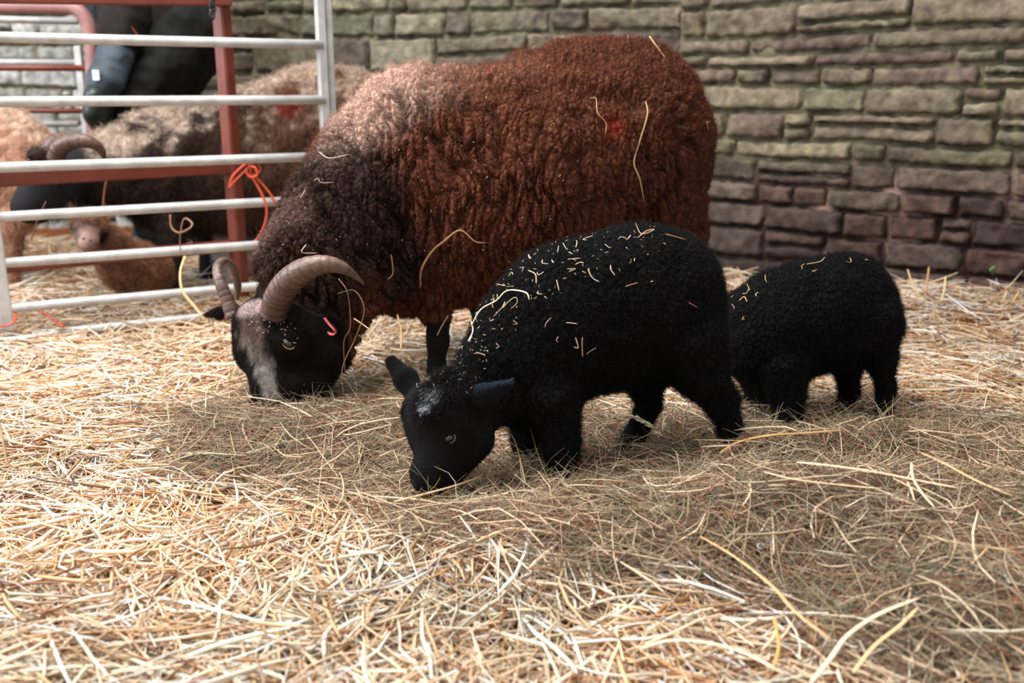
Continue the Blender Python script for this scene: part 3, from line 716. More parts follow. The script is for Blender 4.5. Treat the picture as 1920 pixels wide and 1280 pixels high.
bl = dist_to(V, [(W(468, 622, 2.0)[0], .055), (W(487, 660, 2.0)[0], .034), (W(497, 700, 1.96)[0], .024), (W(515, 745, 1.94)[0], .022)]); bl = (1-sstep(.35, 1.05, bl+.3*fn[:, 0]+.25*noise(V*np.array([160, 160, 60]), 83)))[:, None]*(.55+.45*sstep(-.5, .5, noise(V*120, 84)))[:, None]
grey = lin(112, 90, 80)*(1-sstep(.18, .08, V[:, 2]))[:, None]+lin(176, 166, 158)*(sstep(.18, .08, V[:, 2]))[:, None]
fc = fc*(1-bl*.8)+grey*bl*.8
pol = dist_to(V, [(W(455, 575, 2.05)[0], .028), (W(482, 574, 2.03)[0], .025)]); pol = (1-sstep(.5, 1.05, pol))[:, None]; fc = fc*(1-pol*.8)+lin(170, 150, 146)*pol*.8
col = wc*(1-bare[:, None])+fc*bare[:, None]
col[shank > .5] = lin(24, 20, 20)
ewe = mesh_obj('sheep', V, F, M['skin'], col)
tag(ewe, 'large rusty brown horned ewe with dark face, head down in the hay', 'sheep')
def lock_target(P):
    q, wv, sc = fleece_cells(P); _, _, c, _ = voronoi(q, 3)
    return c*sc+np.stack([-.25*(P[:, 2]-.4)*np.clip(-P[:, 0]*1.5+.2, -.6, 1), P[:, 0]*0, P[:, 0]*0], 1)-wv
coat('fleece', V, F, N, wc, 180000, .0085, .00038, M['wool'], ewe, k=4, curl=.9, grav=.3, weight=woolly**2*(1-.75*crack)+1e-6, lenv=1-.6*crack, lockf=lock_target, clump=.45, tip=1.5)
top_w = woolly*sstep(.1, .8, N[:, 2])+1e-6
coat('fleece_tips', V, F, N, wc, 30000, .017, .00028, M['wool'], ewe, curl=1.4, grav=.1, weight=top_w, tip=1.6, k=6)
hd = W(505, 740, 1.97)[0]-W(520, 590, 2.05)[0]; hd /= np.linalg.norm(hd)
coat('face_hair', V, F, N, fc, 60000, .0075, .00026, M['wool'], ewe, k=4, curl=.35, grav=.1, weight=bare*isface+1e-7, flow=hd*1.1, tip=1.3)

def horn(pts, name, parent, rings=58, amp=.085, col0=(84, 60, 50), col1=(120, 92, 78)):
    Q = []; 
    for p in pts: P, s = W(p[0], p[1], p[2]); Q.append([*P, p[3]*s])
    S = spline(np.array(Q), 22); r = np.maximum(S[:, 3], .0012); L = np.r_[0, np.cumsum(np.linalg.norm(np.diff(S[:, :3], axis=0), axis=1))]; t = L/L[-1]
    rid = (np.abs(np.sin(t*rings+.6*np.sin(t*37)))**.6-.6)*amp*(1-t)**.4
    v, f = tube(S[:, :3], r*(1+rid), 22, .92); n_ = 22
    tt = np.repeat(t, n_); tt = np.r_[tt, 0, 1]; k = np.repeat(rid/amp, n_); k = np.r_[k, 0, 0]
    c = lin(*col0)*(1-tt)[:, None]+lin(*col1)*tt[:, None]; c = c*(1+.6*k)[:, None]; c[tt > .8] *= .75
    o = mesh_obj(name, v, f, M['horn'], c, parent); return o
horn([(514, 590, 2.0, 26), (520, 562, 1.985, 27), (538, 532, 1.965, 27), (567, 508, 1.94, 25), (602, 496, 1.93, 20), (634, 499, 1.935, 14.5), (660, 513, 1.95, 8), (683, 533, 1.97, 1.5)], 'horn', ewe)
horn([(438, 596, 2.09, 15), (428, 566, 2.10, 13), (414, 532, 2.11, 11), (407, 508, 2.13, 9), (410, 495, 2.16, 8.5), (422, 490, 2.19, 8.5), (435, 500, 2.22, 8.5), (443, 520, 2.24, 8), (446, 542, 2.25, 6.5), (444, 562, 2.25, 3)], 'horn', ewe)
eye(ewe, V, N, 545, 653, .0105, M['amber'], tilt=-.55, label='amber rim of the eye', arc=(3.6, 6.6))
pp = [W(*p)[0] for p in ((609, 596, 1.93), (616, 606, 1.925), (625, 616, 1.92), (629, 622, 1.922), (627, 626, 1.93), (620, 626, 1.94), (615, 621, 1.945))]
o = mesh_obj('ear_tag', *tube(spline(pp, 5), .0032, 8, .55), M['tag'], parent=ewe); o['label'] = 'red plastic ear tag'
ewe_V, ewe_N = V, N

# ------------------------------------------------------------------ lambs
def lamb(label, prims, face_pts, h, seed, n_hair, headdir=None, ears=None, legpts=None):
    V, F = body_field(prims, h, .022, .03); V = relax(V, F, 1); V, F = subdivide(V, F); N = normals(V, F)
    f = np.full(len(V), 9.)
    for fp in face_pts: f = np.minimum(f, dist_to(V, [px3(p) for p in fp]))
    isf = 1-sstep(.95, 1.2, f)
    wv = np.stack([noise(V*40, 1+seed), noise(V*40, 2+seed), noise(V*40, 3+seed)], 1)*.004
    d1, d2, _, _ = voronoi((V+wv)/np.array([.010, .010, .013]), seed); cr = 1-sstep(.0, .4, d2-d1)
    disp = (1-isf)*(-.0045*cr+.004*noise(V*30, 4+seed)+.004*noise(V*11, 6+seed))
    V = V+N*disp[:, None]; N = normals(V, F)
    base = lin(17, 15, 15); nz = fbm(V*12, 2, 6+seed)[:, None]
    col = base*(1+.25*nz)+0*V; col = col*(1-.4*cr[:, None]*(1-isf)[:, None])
    o = mesh_obj('lamb', V, F, M['skin'], np.clip(col, .002, 1)); tag(o, label, 'lamb')
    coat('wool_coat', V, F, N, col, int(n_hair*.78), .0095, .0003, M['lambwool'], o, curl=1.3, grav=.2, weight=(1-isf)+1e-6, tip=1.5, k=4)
    if headdir is not None:
        coat('face_hair', V, F, N, col, n_hair//4, .0045, .00017, M['lambwool'], o, curl=.3, grav=.05, weight=isf+1e-7, flow=headdir*1.2, tip=1.3, k=4)
    return o, V, F, N, col
def Yl(px): return 1.70+(px-1100)*.0002
def Lp(px, py, r, Y=None): return (px, py, Yl(px) if Y is None else Y, r)
P1 = []
for a, b, fy in ((Lp(1222, 558, 132), Lp(1205, 550, 126), .85), (Lp(1150, 575, 140), Lp(1080, 590, 140), .82), (Lp(1050, 600, 128), Lp(1000, 660, 122), .8), (Lp(1060, 650, 100), Lp(1200, 630, 96), .9),
                 (Lp(990, 640, 112), Lp(925, 705, 82, 1.63), .72), (Lp(1010, 720, 85), Lp(1000, 740, 78), .9), (Lp(1265, 600, 90), Lp(1275, 640, 82), 1.0)):
    P1.append(('c', px3(a), px3(b), fy))
P1 += [('c', px3((850, 765, 1.585, 66)), px3((838, 785, 1.575, 68)), .8, .015), ('c', px3((812, 775, 1.60, 60)), px3((822, 810, 1.585, 58)), .8, .015), ('c', px3((880, 765, 1.6, 62)), px3((925, 735, 1.62, 62)), .75, .02),
       ('c', px3((832, 835, 1.56, 56)), px3((812, 885, 1.535, 40)), .8, .015), ('c', px3((806, 888, 1.535, 36)), px3((806, 897, 1.53, 32)), .95, .01), ('c', px3((880, 820, 1.57, 48)), px3((840, 880, 1.55, 34)), .7, .012),
       ('c', px3((790, 752, 1.60, 17)), px3((762, 712, 1.62, 25)), .3, .006), ('c', px3((762, 712, 1.62, 25)), px3((734, 678, 1.63, 14)), .3, .006), ('c', px3((868, 766, 1.56, 18)), px3((908, 746, 1.545, 25)), .3, .005), ('c', px3((908, 746, 1.545, 25)), px3((956, 722, 1.53, 9)), .3, .004)]
P1 += leg([Lp(1035, 735, 58, 1.625), Lp(1046, 790, 38, 1.62), Lp(1052, 835, 34, 1.615), Lp(1057, 872, 25, 1.61), Lp(1056, 905, 24, 1.605)], 1, .010)
P1 += leg([Lp(985, 735, 56, 1.73), Lp(988, 800, 29, 1.73), Lp(988, 850, 22, 1.73), Lp(983, 885, 19, 1.72), Lp(980, 902, 21, 1.71)], 1, .010)
P1 += leg([Lp(1290, 640, 78, 1.68), Lp(1314, 700, 52, 1.67), Lp(1350, 750, 33, 1.67), Lp(1368, 796, 24, 1.665), Lp(1366, 838, 21, 1.66), Lp(1360, 868, 23, 1.655)], .9, .010)
P1 += leg([Lp(1222, 655, 64, 1.80), Lp(1208, 712, 38, 1.80), Lp(1218, 760, 22, 1.80), Lp(1200, 805, 19, 1.80), Lp(1180, 838, 21, 1.79), Lp(1172, 850, 21, 1.78)], .9, .010)
P1 += [('c', px3(Lp(1150, 706, 12)), px3(Lp(1149, 722, 10)), 1, .008)]
hd1 = W(806, 890, 1.53)[0]-W(850, 740, 1.58)[0]; hd1 /= np.linalg.norm(hd1)
FP1 = [[(845, 765, 1.585, 78), (830, 820, 1.57, 76), (806, 890, 1.535, 60)], [(880, 810, 1.58, 62), (850, 860, 1.56, 50)], [(775, 738, 1.62, 40), (727, 672, 1.63, 34)], [(880, 745, 1.545, 40), (966, 718, 1.53, 34)]]
l1, V1, F1, N1, c1 = lamb('black lamb nearest the camera, flecked with hay, nose down in the hay', P1, FP1, .0034, 10, 190000, hd1)
eye(l1, V1, N1, 850, 826, .0082, M['lid'], inset=.62, tilt=.45, label='pale wet rim of the eye', arc=(3.9, 6.9))
# pale hairs on the poll and cool rim light on the ear, painted as blue-grey hair
tf = 1-sstep(.7, 1.1, dist_to(V1, [(W(797, 740, 1.53)[0], .022), (W(815, 705, 1.56)[0], .026)]))
pc = np.tile(lin(214, 218, 222), (len(V1), 1))
up1 = -hd1
o = coat('forelock', V1, F1, N1, pc, 1700, .028, .00048, M['lambwool'], l1, curl=.22, grav=0, weight=tf+1e-9, flow=hd1*2.0, tip=1.2, k=7); o['label'] = 'silvery hairs on the crown'
o = coat('forelock', V1, F1, N1, c1*1.6, 7000, .018, .00028, M['lambwool'], l1, curl=.6, grav=0, weight=(1-sstep(.7, 1.2, dist_to(V1, [(W(790, 750, 1.54)[0], .03), (W(860, 705, 1.57)[0], .035)])))+1e-9, flow=hd1*.7, tip=1.4, k=7)

ew = 1-sstep(.6, 1.1, dist_to(V1, [(W(895, 735, 1.53)[0], .020), (W(948, 718, 1.52)[0], .014)])); ew = ew*sstep(0, .5, N1[:, 2])
eb = W(956, 722, 1.53)[0]-W(868, 766, 1.56)[0]; eb /= np.linalg.norm(eb)
o = coat('ear_sheen', V1, F1, N1, np.tile(lin(56, 66, 76), (len(V1), 1)), 1300, .008, .00018, M['lambwool'], l1, curl=.2, grav=0, weight=ew+1e-9, flow=eb*1.2, tip=1.4, k=4); o['label'] = 'cool light along the near ear, painted as blue-grey hairs'

Yk = 1.97
def K(px, py, r, Y=Yk): return (px, py, Y, r)
P2 = []
for a, b, fy in ((K(1584, 566, 95, 2.0), K(1578, 576, 97, 2.0), .85), (K(1530, 580, 100), K(1480, 600, 98), .9), (K(1450, 610, 96), K(1438, 625, 92), .85), (K(1440, 650, 84), K(1450, 690, 66), .8), (K(1520, 620, 82), K(1610, 610, 80), .9),
                 (K(1400, 600, 60, 2.03), K(1340, 625, 48, 2.08), .8), (K(1330, 640, 42, 2.09), K(1325, 680, 32, 2.08), .8)):
    P2.append(('c', px3(a), px3(b), fy))
P2 += leg([K(1635, 600, 54, 1.95), K(1650, 665, 30, 1.94), K(1662, 722, 19, 1.93), K(1660, 770, 16, 1.92), K(1656, 815, 17, 1.91)], 1, .010)
P2 += leg([K(1590, 630, 52, 2.05), K(1588, 685, 27, 2.05), K(1594, 730, 17, 2.05), K(1580, 770, 15, 2.04), K(1574, 800, 16, 2.03)], 1, .010)
P2 += leg([K(1468, 680, 52, 1.92), K(1474, 735, 33, 1.91), K(1477, 780, 27, 1.90), K(1475, 820, 22, 1.89)], 1, .010)
P2 += leg([K(1430, 690, 46, 2.04), K(1424, 745, 23, 2.04), K(1423, 790, 19, 2.03), K(1422, 815, 18, 2.02)], 1, .010)
P2 += [ear((1345, 610, 2.03), (1362, 650, 2.0), 30, .006, .008), ear((1325, 605, 2.13), (1300, 585, 2.17), 30, .006, .008)]
l2, V2, F2, N2, c2 = lamb('smaller black lamb standing behind the hay at right, its head out of sight', P2, [[(1335, 640, 2.08, 56), (1322, 690, 2.08, 44)]], .004, 20, 110000)

# ------------------------------------------------------------------ sheep beyond the gate
def bg_sheep(label, prims, h, colfn, n_hair, bare_fn=None, hair_len=.012):
    V, F = body_field(prims, h, .05); N = normals(V, F); b = bare_fn(V) if bare_fn else np.zeros(len(V))
    d1, d2, _, _ = voronoi(V/np.array([.026, .04, .10])+.9*np.stack([noise(V*14, 1), noise(V*14, 2), noise(V*14, 3)], 1), 4); cr = (1-sstep(0, .35, d2-d1))*.6
    V = V+N*((1-b)*(-.009*cr+.010*noise(V*13, 3)+.007*noise(V*31, 5)))[:, None]; N = normals(V, F); col = np.clip(colfn(V, N, b), .003, 1)
    col = col*(1-.4*cr*(1-b))[:, None]
    o = mesh_obj('sheep', V, F, M['skin'], col); tag(o, label, 'sheep')
    coat('fleece', V, F, N, col, n_hair, hair_len*1.4, .0005, M['wool'], o, curl=1.3, grav=.25, weight=(1-b)+1e-6, tip=1.4, k=4)
    return o, V, N
def S(px, py, r, Y=3.3): return (px, py, Y, r)
Q = []
for a, b, fy in ((S(600, 250, 115, 3.42), S(520, 270, 112, 3.38), .75), (S(600, 230, 92, 3.42), S(650, 235, 98, 3.45), .75), (S(440, 285, 100, 3.34), S(360, 300, 98, 3.3), .75), (S(340, 300, 88, 3.28), S(300, 330, 92, 3.26), .7),
                 (S(500, 340, 100, 3.36), S(340, 350, 85, 3.3), .85)):
    Q.append(('c', px3(a), px3(b), fy))
Q += along([S(280, 300, 80, 3.25), S(220, 320, 68, 3.2), S(170, 330, 56, 3.15)], .75)
Q += [('c', px3((130, 325, 3.10, 50)), px3((90, 345, 3.06, 50)), .8, .03), ('c', px3((85, 350, 3.05, 44)), px3((50, 388, 3.0, 30)), .8, .02), ('c', px3((110, 370, 3.06, 40)), px3((70, 392, 3.02, 28)), .7, .02),
      ear((90, 292, 3.0), (58, 290, 2.97), 24, .009, .01)]
Q += leg([S(318, 400, 45, 3.24), S(322, 450, 24, 3.2), S(322, 500, 17, 3.18), S(318, 550, 17, 3.17)], 1, .02)
Q += leg([S(398, 400, 45, 3.42), S(394, 450, 22, 3.42), S(392, 490, 16, 3.42), S(390, 520, 17, 3.42)], 1, .02)
Q += leg([S(600, 360, 55, 3.35), S(640, 430, 26, 3.35), S(632, 530, 16, 3.35)], 1, .02)
Q += leg([S(570, 360, 55, 3.52), S(600, 420, 26, 3.52), S(595, 500, 16, 3.52)], 1, .02)
def bare2(V):
    f = dist_to(V, [px3((120, 325, 3.10, 62)), px3((80, 350, 3.05, 56)), px3((50, 390, 3.0, 44))]); return np.maximum(1-sstep(.9, 1.15, f), 1-sstep(.16, .22, V[:, 2]))
def col2(V, N, b):
    nz = fbm(V*8, 3, 7)[:, None]; n2 = fbm(V*np.array([30, 20, 9]), 2, 9)[:, None]; c = lin(58, 44, 38)*(1+.3*nz)+0*V
    t = sstep(-1.05, -.65, V[:, 0]+.1*nz[:, 0])[:, None]; c = c*(1-t)+lin(104, 72, 56)*t
    w = (sstep(.35, .85, N[:, 2]+.35*n2[:, 0]+.2*nz[:, 0])*sstep(-1.42, -1.28, V[:, 0]))[:, None]; c = c*(1-w*.8)+lin(196, 174, 156)*w*.8
    w = (sstep(.0, .5, n2[:, 0])*sstep(.5, .62, V[:, 2]))[:, None]*.4; c = c*(1-w)+lin(150, 112, 84)*w
    i = front_vertex(V, N, 540, 205); w = (1-sstep(.02, .06, np.linalg.norm(V-V[i], axis=1)))[:, None]*.8; c = c*(1-w)+lin(120, 34, 28)*w
    return c*(1-b[:, None])+lin(34, 32, 34)*b[:, None]
s2, VS2, NS2 = bg_sheep('dark brown horned sheep with pale-tipped back, feeding behind the gate', Q, .008, col2, 60000, bare2, .016)
horn([(104, 300, 2.98, 17), (112, 278, 2.97, 17), (132, 266, 2.96, 16), (158, 264, 2.96, 14), (180, 272, 2.97, 11), (192, 286, 2.99, 7), (196, 300, 3.02, 2)], 'horn', s2, 30)
horn([(84, 296, 3.12, 14), (88, 276, 3.14, 14), (108, 262, 3.18, 13), (135, 262, 3.22, 10), (150, 280, 3.25, 4)], 'horn', s2, 30)
eye(s2, VS2, NS2, 112, 340, .010, M['lid'])

T = [('c', px3((10, 320, 3.35, 110)), px3((-110, 320, 3.40, 120)), .75), ('c', px3((-10, 290, 3.35, 92)), px3((-120, 290, 3.40, 100)), .8), ('c', px3((-200, 330, 3.42, 110)), px3((-110, 300, 3.4, 110)), .75), ('c', px3((-230, 300, 3.43, 70)), px3((-300, 230, 3.43, 50)), .8),
     ('c', px3((-300, 225, 3.43, 44)), px3((-350, 262, 3.4, 26)), .8, .03)]
for xx, YY in ((20, 3.28), (-5, 3.46), (-190, 3.35), (-215, 3.5)):
    T += leg([S(xx, 410, 40, YY), S(xx+3, 460, 20, YY), (xx, 535-(YY-3.3)*130, YY, 15)], 1, .02)
def col3(V, N, b):
    nz = fbm(V*9, 3, 17)[:, None]; c = lin(172, 130, 106)*(1+.2*nz)+0*V
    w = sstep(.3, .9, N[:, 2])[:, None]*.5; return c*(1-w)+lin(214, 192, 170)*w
bg_sheep('pale tan sheep at the left edge, standing behind the gate post', T, .009, col3, 30000)

# lamb lying in the far straw, brown body, pale muzzle towards us
R_ = [('c', px3((262, 500, 3.12, 44)), px3((235, 505, 3.12, 40)), 1.0), ('c', px3((290, 515, 3.12, 30)), px3((290, 515, 3.12, 30)), 1.0), ('c', px3((225, 480, 3.06, 38)), px3((190, 450, 3.02, 32)), .9),
      ('c', px3((170, 415, 2.98, 30)), px3((168, 432, 2.94, 24)), .9, .02), ('c', px3((163, 434, 2.92, 26)), px3((166, 452, 2.90, 20)), .9, .01), ('c', px3((150, 420, 2.93, 20)), px3((180, 420, 2.93, 22)), .9, .01), ear((190, 400, 2.98), (206, 388, 2.98), 18, .008, .01), ear((150, 400, 2.98), (132, 390, 2.98), 18, .008, .01)]
def bare4(V): return 1-sstep(.9, 1.15, dist_to(V, [px3((170, 415, 2.98, 40)), px3((166, 455, 2.9, 32))]))
def col4(V, N, b):
    nz = fbm(V*12, 2, 27)[:, None]; c = lin(150, 106, 82)*(1+.3*nz)+0*V
    i = W(166, 448, 2.88)[0]; w = 1-sstep(.030, .068, np.linalg.norm((V-i)*np.array([1, .8, .8]), axis=1)+.02*noise(V*50, 33)+.012); f = lin(40, 34, 33)*(1-w[:, None])+lin(176, 142, 130)*w[:, None]
    f = f*(1+.25*noise(V*70, 34))[:, None]
    return c*(1-b[:, None])+f*b[:, None]
l3, VL3, NL3 = bg_sheep('small brown lamb with pale pink muzzle lying below the horned sheep behind the gate', R_, .006, col4, 18000, bare4)
l3['category'] = 'lamb'; l3.name = 'lamb'
for x, y in ((157, 449), (177, 447)):
    i = front_vertex(VL3, NL3, x, y); mesh_obj('nostril', *ball(VL3[i]-NL3[i]*.001, (.005, .003, .003), n=8), M['eye'], parent=l3)
R2 = [('c', px3((424, 425, 3.42, 26)), px3((430, 470, 3.42, 30)), 1.0), ('c', px3((455, 480, 3.46, 40)), px3((520, 490, 3.5, 44)), 1.0), ('c', px3((418, 408, 3.40, 19)), px3((410, 425, 3.38, 12)), 1.0, .02)]
R2 += leg([S(440, 490, 22, 3.38), (435, 510, 3.36, 12), (432, 535, 3.35, 11)], 1, .02)+leg([S(520, 490, 22, 3.48), (518, 520, 3.48, 11), (516, 530, 3.48, 11)], 1, .02)
l4, _, _ = bg_sheep('off-white lamb half hidden behind the red post', R2, .007, lambda V, N, b: lin(206, 200, 192)*(1+.15*fbm(V*14, 2, 37)[:, None])+0*V, 9000)
l4['category'] = 'lamb'; l4.name = 'lamb'

# ------------------------------------------------------------------ person bending behind the sheep
def H(px, py, r, Y=3.95): return (px, py, Y, r)
def sdf_obj(name, prims, m, parent=None, h=.009, k=.03, crease=0):
    V, F = body_field(prims, h, k)
    if crease:
        N = normals(V, F); V = V+N*(crease*(fbm(V*np.array([9, 9, 6]), 3, 90)-.9*np.abs(fbm(V*np.array([7, 7, 15])+V[:, [2, 0, 1]]*6, 2, 95))))[:, None]
    return mesh_obj(name, V, F, m, parent=parent)
body = [('c', px3(H(330, 20, 62)), px3(H(262, -75, 62)), 1.3), ('c', px3(H(262, -75, 62)), px3(H(235, -100, 40)), 1.5), ('c', px3(H(235, -100, 30)), px3(H(205, -120, 28)), 1)]
legsA = [H(350, 50, 58, 3.88), H(262, 205, 40, 3.82), H(275, 330, 27, 3.86), H(285, 440, 20, 3.88), H(262, 462, 22, 3.84)]
legsB = [H(345, 50, 58, 4.05), H(300, 200, 40, 4.05), H(330, 320, 27, 4.08), H(350, 430, 20, 4.1), H(325, 446, 22, 4.06)]
armA = [H(238, -75, 30, 3.80), H(222, 60, 24, 3.72), H(190, 170, 19, 3.66), H(182, 196, 17, 3.65)]
armB = [H(245, -80, 30, 4.12), H(205, 20, 24, 4.12), H(160, -20, 18, 4.05)]
skull = [('c', px3(H(200, -140, 44)), px3(H(188, -120, 38)), .95), ('e', W(160, -120, 3.95)[0], np.eye(3), (.02, .014, .014), .015)]
fingers = []
for q_ in range(4):
    fingers += along([H(183, 206, 6, 3.63+q_*.018), H(180, 219, 5, 3.63+q_*.018), H(184, 229-abs(q_-1.3)*2, 4, 3.635+q_*.018)], 1, .004)
fingers += along([H(190, 200, 7, 3.63), H(196, 212, 6, 3.62), H(192, 221, 5, 3.62)], 1, .004)
prs = sdf_obj('person', body+along(legsA, 1)+along(legsB, 1)+along(armA, 1)+along(armB, 1)+skull+fingers, M['human'], h=.008, k=.02)
tag(prs, 'person bending over in dark clothes behind the horned sheep, only hips, legs and arm visible', 'person')
inf = lambda L, d: [(a[0], a[1], a[2], a[3]+d) for a in L]
sdf_obj('trousers', along(inf(legsA[:4], 13), 1.1)+along(inf(legsB[:4], 13), 1.1)+[('c', px3(H(345, 40, 74)), px3(H(332, 20, 76)), 1.25)], M['navy'], prs, crease=.014)
sdf_obj('jacket', [('c', px3(H(322, 10, 84)), px3(H(258, -75, 82)), 1.25), ('c', px3(H(285, 45, 52)), px3(H(250, 5, 56)), 1.5), ('c', px3(H(345, 30, 74)), px3(H(342, 90, 72)), 1.3), ('c', px3(H(240, 20, 50, 3.9)), px3(H(250, 110, 44, 3.9)), 1.3), ('c', px3(H(262, 120, 40)), px3(H(330, 110, 62)), 1.2)], M['jacket'], prs, crease=.008, k=.05)
sdf_obj('glove', along([H(187, 180, 25, 3.65), H(185, 212, 21, 3.65), H(186, 234, 14, 3.66)], 1.9), M['boot'], prs)
o = sdf_obj('sleeve', along([H(222, 84, 38, 3.715), H(200, 145, 31, 3.66), H(187, 180, 28, 3.65)], 1), M['sleeve'], prs, crease=.009); o['label'] = 'blue-grey waterproof sleeve'
sdf_obj('sleeve', along(inf(armB[:3], 12), 1), M['sleeve'], prs, crease=.009)
sdf_obj('jacket_sleeve', along([H(245, -60, 48, 3.80), H(236, 20, 48, 3.75), H(226, 66, 44, 3.72)], 1), M['jacket'], prs, crease=.009)
sdf_obj('boot', along([H(275, 380, 34, 3.86), H(285, 445, 28, 3.88), H(245, 466, 20, 3.82)], 1), M['boot'], prs)
sdf_obj('boot', along([H(340, 370, 34, 4.08), H(350, 430, 28, 4.1), H(315, 450, 20, 4.04)], 1), M['boot'], prs)
sdf_obj('hair', [('c', px3(H(208, -146, 46)), px3(H(215, -128, 42)), 1)], M['hair'], prs)
c, s = W(236, 52, 3.66); tri = np.array([[-.04, 0, -.03], [.042, 0, -.032], [.0, 0, .035]]); tri2 = tri+np.array([0, .006, 0])
o = mesh_obj('patch', np.vstack([tri, tri2])+c, np.array([[0, 1, 2, 2], [5, 4, 3, 3], [0, 3, 4, 1], [1, 4, 5, 2], [2, 5, 3, 0]]), M['hivis'], parent=prs, smooth=False); o['label'] = 'orange triangular patch'
o = mesh_obj('cuff_label', *box(W(180, 141, 3.585)[0], .022, .005, .034), M['white'], parent=prs, smooth=False); o['label'] = 'white tab on the sleeve'

# ------------------------------------------------------------------ stalks caught in the coats
def on_coat(V, N, px, off):
    i = front_vertex(V, N, *px); return V[i]+N[i]*off
def coat_stalk(V, N, pxs, r, label, col=(214, 178, 128), off=.009, group=None, flat=.6, name='straw_stalk'):
    P = [on_coat(V, N, p, off) for p in pxs]; P = spline(np.array(P), 5)
    v, f = tube(P, np.interp(np.linspace(0, 1, len(P)), [0, .1, .9, 1], [.5, 1, .9, .4])*r, 6, flat)
    return tag(mesh_obj(name, v, f, M['straw'], np.tile(lin(*col), (len(v), 1))), label, 'straw', group)
CS = lambda pxs, r, lab, col=(214, 178, 128), off=.010: coat_stalk(ewe_V, ewe_N, pxs, r, lab, col, off)
CS([(789, 540), (792, 510), (805, 478), (830, 455), (868, 441), (900, 450), (916, 464)], .0022, 'long arched pale straw hooked on the brown ewe\'s chest', (206, 160, 110))
CS([(1203, 190), (1216, 225), (1209, 270), (1196, 305), (1200, 340), (1209, 381)], .0016, 'long kinked straw hanging down the brown ewe\'s flank')
CS([(1105, 180), (1122, 184), (1128, 205), (1140, 235), (1142, 250)], .0015, 'bent straw beside the red mark on the brown ewe\'s side')
CS([(1332, 222), (1327, 235), (1334, 252)], .0014, 'short bent straw at the brown ewe\'s rump edge')
CS([(570, 455), (575, 470), (592, 473)], .0016, 'short forked straw on the wool above the near horn', (222, 200, 170), .012)
CS([(590, 288), (625, 293), (655, 294)], .0013, 'thin straw lying across the ewe\'s neck crest near the gate post', (230, 210, 180), .02)
CS([(590, 334), (605, 336), (598, 345), (622, 337)], .0013, 'looped straw on the dark neck wool', (190, 164, 140), .014)
CS([(735, 485), (740, 505), (736, 526)], .0014, 'short straw on the ewe\'s neck below the wool folds', (190, 150, 110))
CS([(555, 372), (568, 360), (580, 352)], .0012, 'fine straw on the outer neck wool', (190, 164, 140), .014)
v, f = tube(spline([W(*p)[0] for p in ((1218, 68, 2.42), (1235, 92, 2.40), (1256, 120, 2.39), (1276, 146, 2.40))], 5), .0028, 6, .5)
tag(mesh_obj('straw_stalk', v, f, M['straw'], np.tile(lin(214, 172, 118), (len(v), 1))), 'thick straw sticking up from the brown ewe\'s rump', 'straw')
v, f = tube(spline([W(*p)[0] for p in ((1120, 73, 2.44), (1135, 90, 2.43), (1170, 98, 2.42), (1178, 66, 2.43))], 5), .0012, 6, .5)
tag(mesh_obj('straw_stalk', v, f, M['straw'], np.tile(lin(190, 140, 100), (len(v), 1))), 'thin bent straw standing on top of the brown ewe\'s back', 'straw')
HS = lambda pp, r, lab, col=(206, 174, 130), name='hay_stem': gstalk(lab, pp, r, col, name)
HS([(635, 522, 1.98), (652, 550, 1.95), (657, 612, 1.93), (645, 640, 1.93), (647, 700, 1.95)], .0012, 'thin brown stem hanging in front of the ewe\'s cheek', (150, 100, 76))
HS([(633, 550, 1.95), (665, 545, 1.94), (683, 580, 1.93), (668, 630, 1.92), (642, 690, 1.91), (645, 745, 1.92)], .0015, 'long looping stem beside the ewe\'s jaw reaching the hay', (170, 130, 100))
HS([(664, 597, 1.99), (690, 615, 1.96), (716, 637, 1.93)], .002, 'straight pale stem below the ewe\'s neck wool', (214, 180, 136))
HS([(840, 592, 2.2), (828, 612, 2.2), (820, 628, 2.2)], .002, 'pale straw against the ewe\'s front leg', (220, 206, 160))
HS([(745, 590, 2.1), (752, 620, 2.05), (752, 655, 2.0)], .002, 'upright pale stem under the ewe\'s chest', (206, 170, 120))
# front lamb
L1 = lambda pxs, r, lab, col=(226, 200, 164), off=.008, g=None: coat_stalk(V1, N1, pxs, r, lab, col, off, g, name='hay_stem')
L1([(1198, 445), (1216, 430), (1230, 408), (1208, 412), (1190, 417)], .0011, 'hooked hay stem standing on top of the front lamb\'s back', (214, 176, 130))
L1([(1248, 434), (1284, 446)], .0014, 'straight orange-brown stem on the front lamb\'s upper rump', (206, 150, 100))
L1([(888, 608), (900, 580), (925, 558), (955, 546), (980, 546), (990, 558)], .0014, 'long pale curved stem over the front lamb\'s shoulder', (236, 224, 196), .012)
L1([(925, 590), (940, 572), (960, 560), (963, 568), (950, 580)], .001, 'wavy stem below the long pale one on the lamb\'s shoulder', (206, 170, 130))
L1([(1097, 494), (1108, 510), (1110, 518), (1130, 524)], .0011, 'angled stem on the front lamb\'s side', (214, 190, 150))
L1([(1040, 520), (1050, 545)], .001, 'short straight stem leaning on the front lamb\'s side')
L1([(985, 506), (998, 512), (1006, 528)], .0011, 'curved stem on the front lamb\'s withers')
L1([(1175, 532), (1196, 524)], .001, 'small slanting orange stem mid-side of the front lamb', (206, 140, 90))
L1([(1295, 568), (1312, 577)], .0011, 'small stem low on the front lamb\'s rump', (206, 150, 100))
L1([(1095, 636), (1096, 652), (1086, 670)], .001, 'small kinked stem above the front lamb\'s elbow', (206, 160, 110))
L1([(888, 600), (882, 620), (880, 640), (886, 622)], .0012, 'pale tangled stem at the base of the lamb\'s neck', (230, 214, 190), .012)
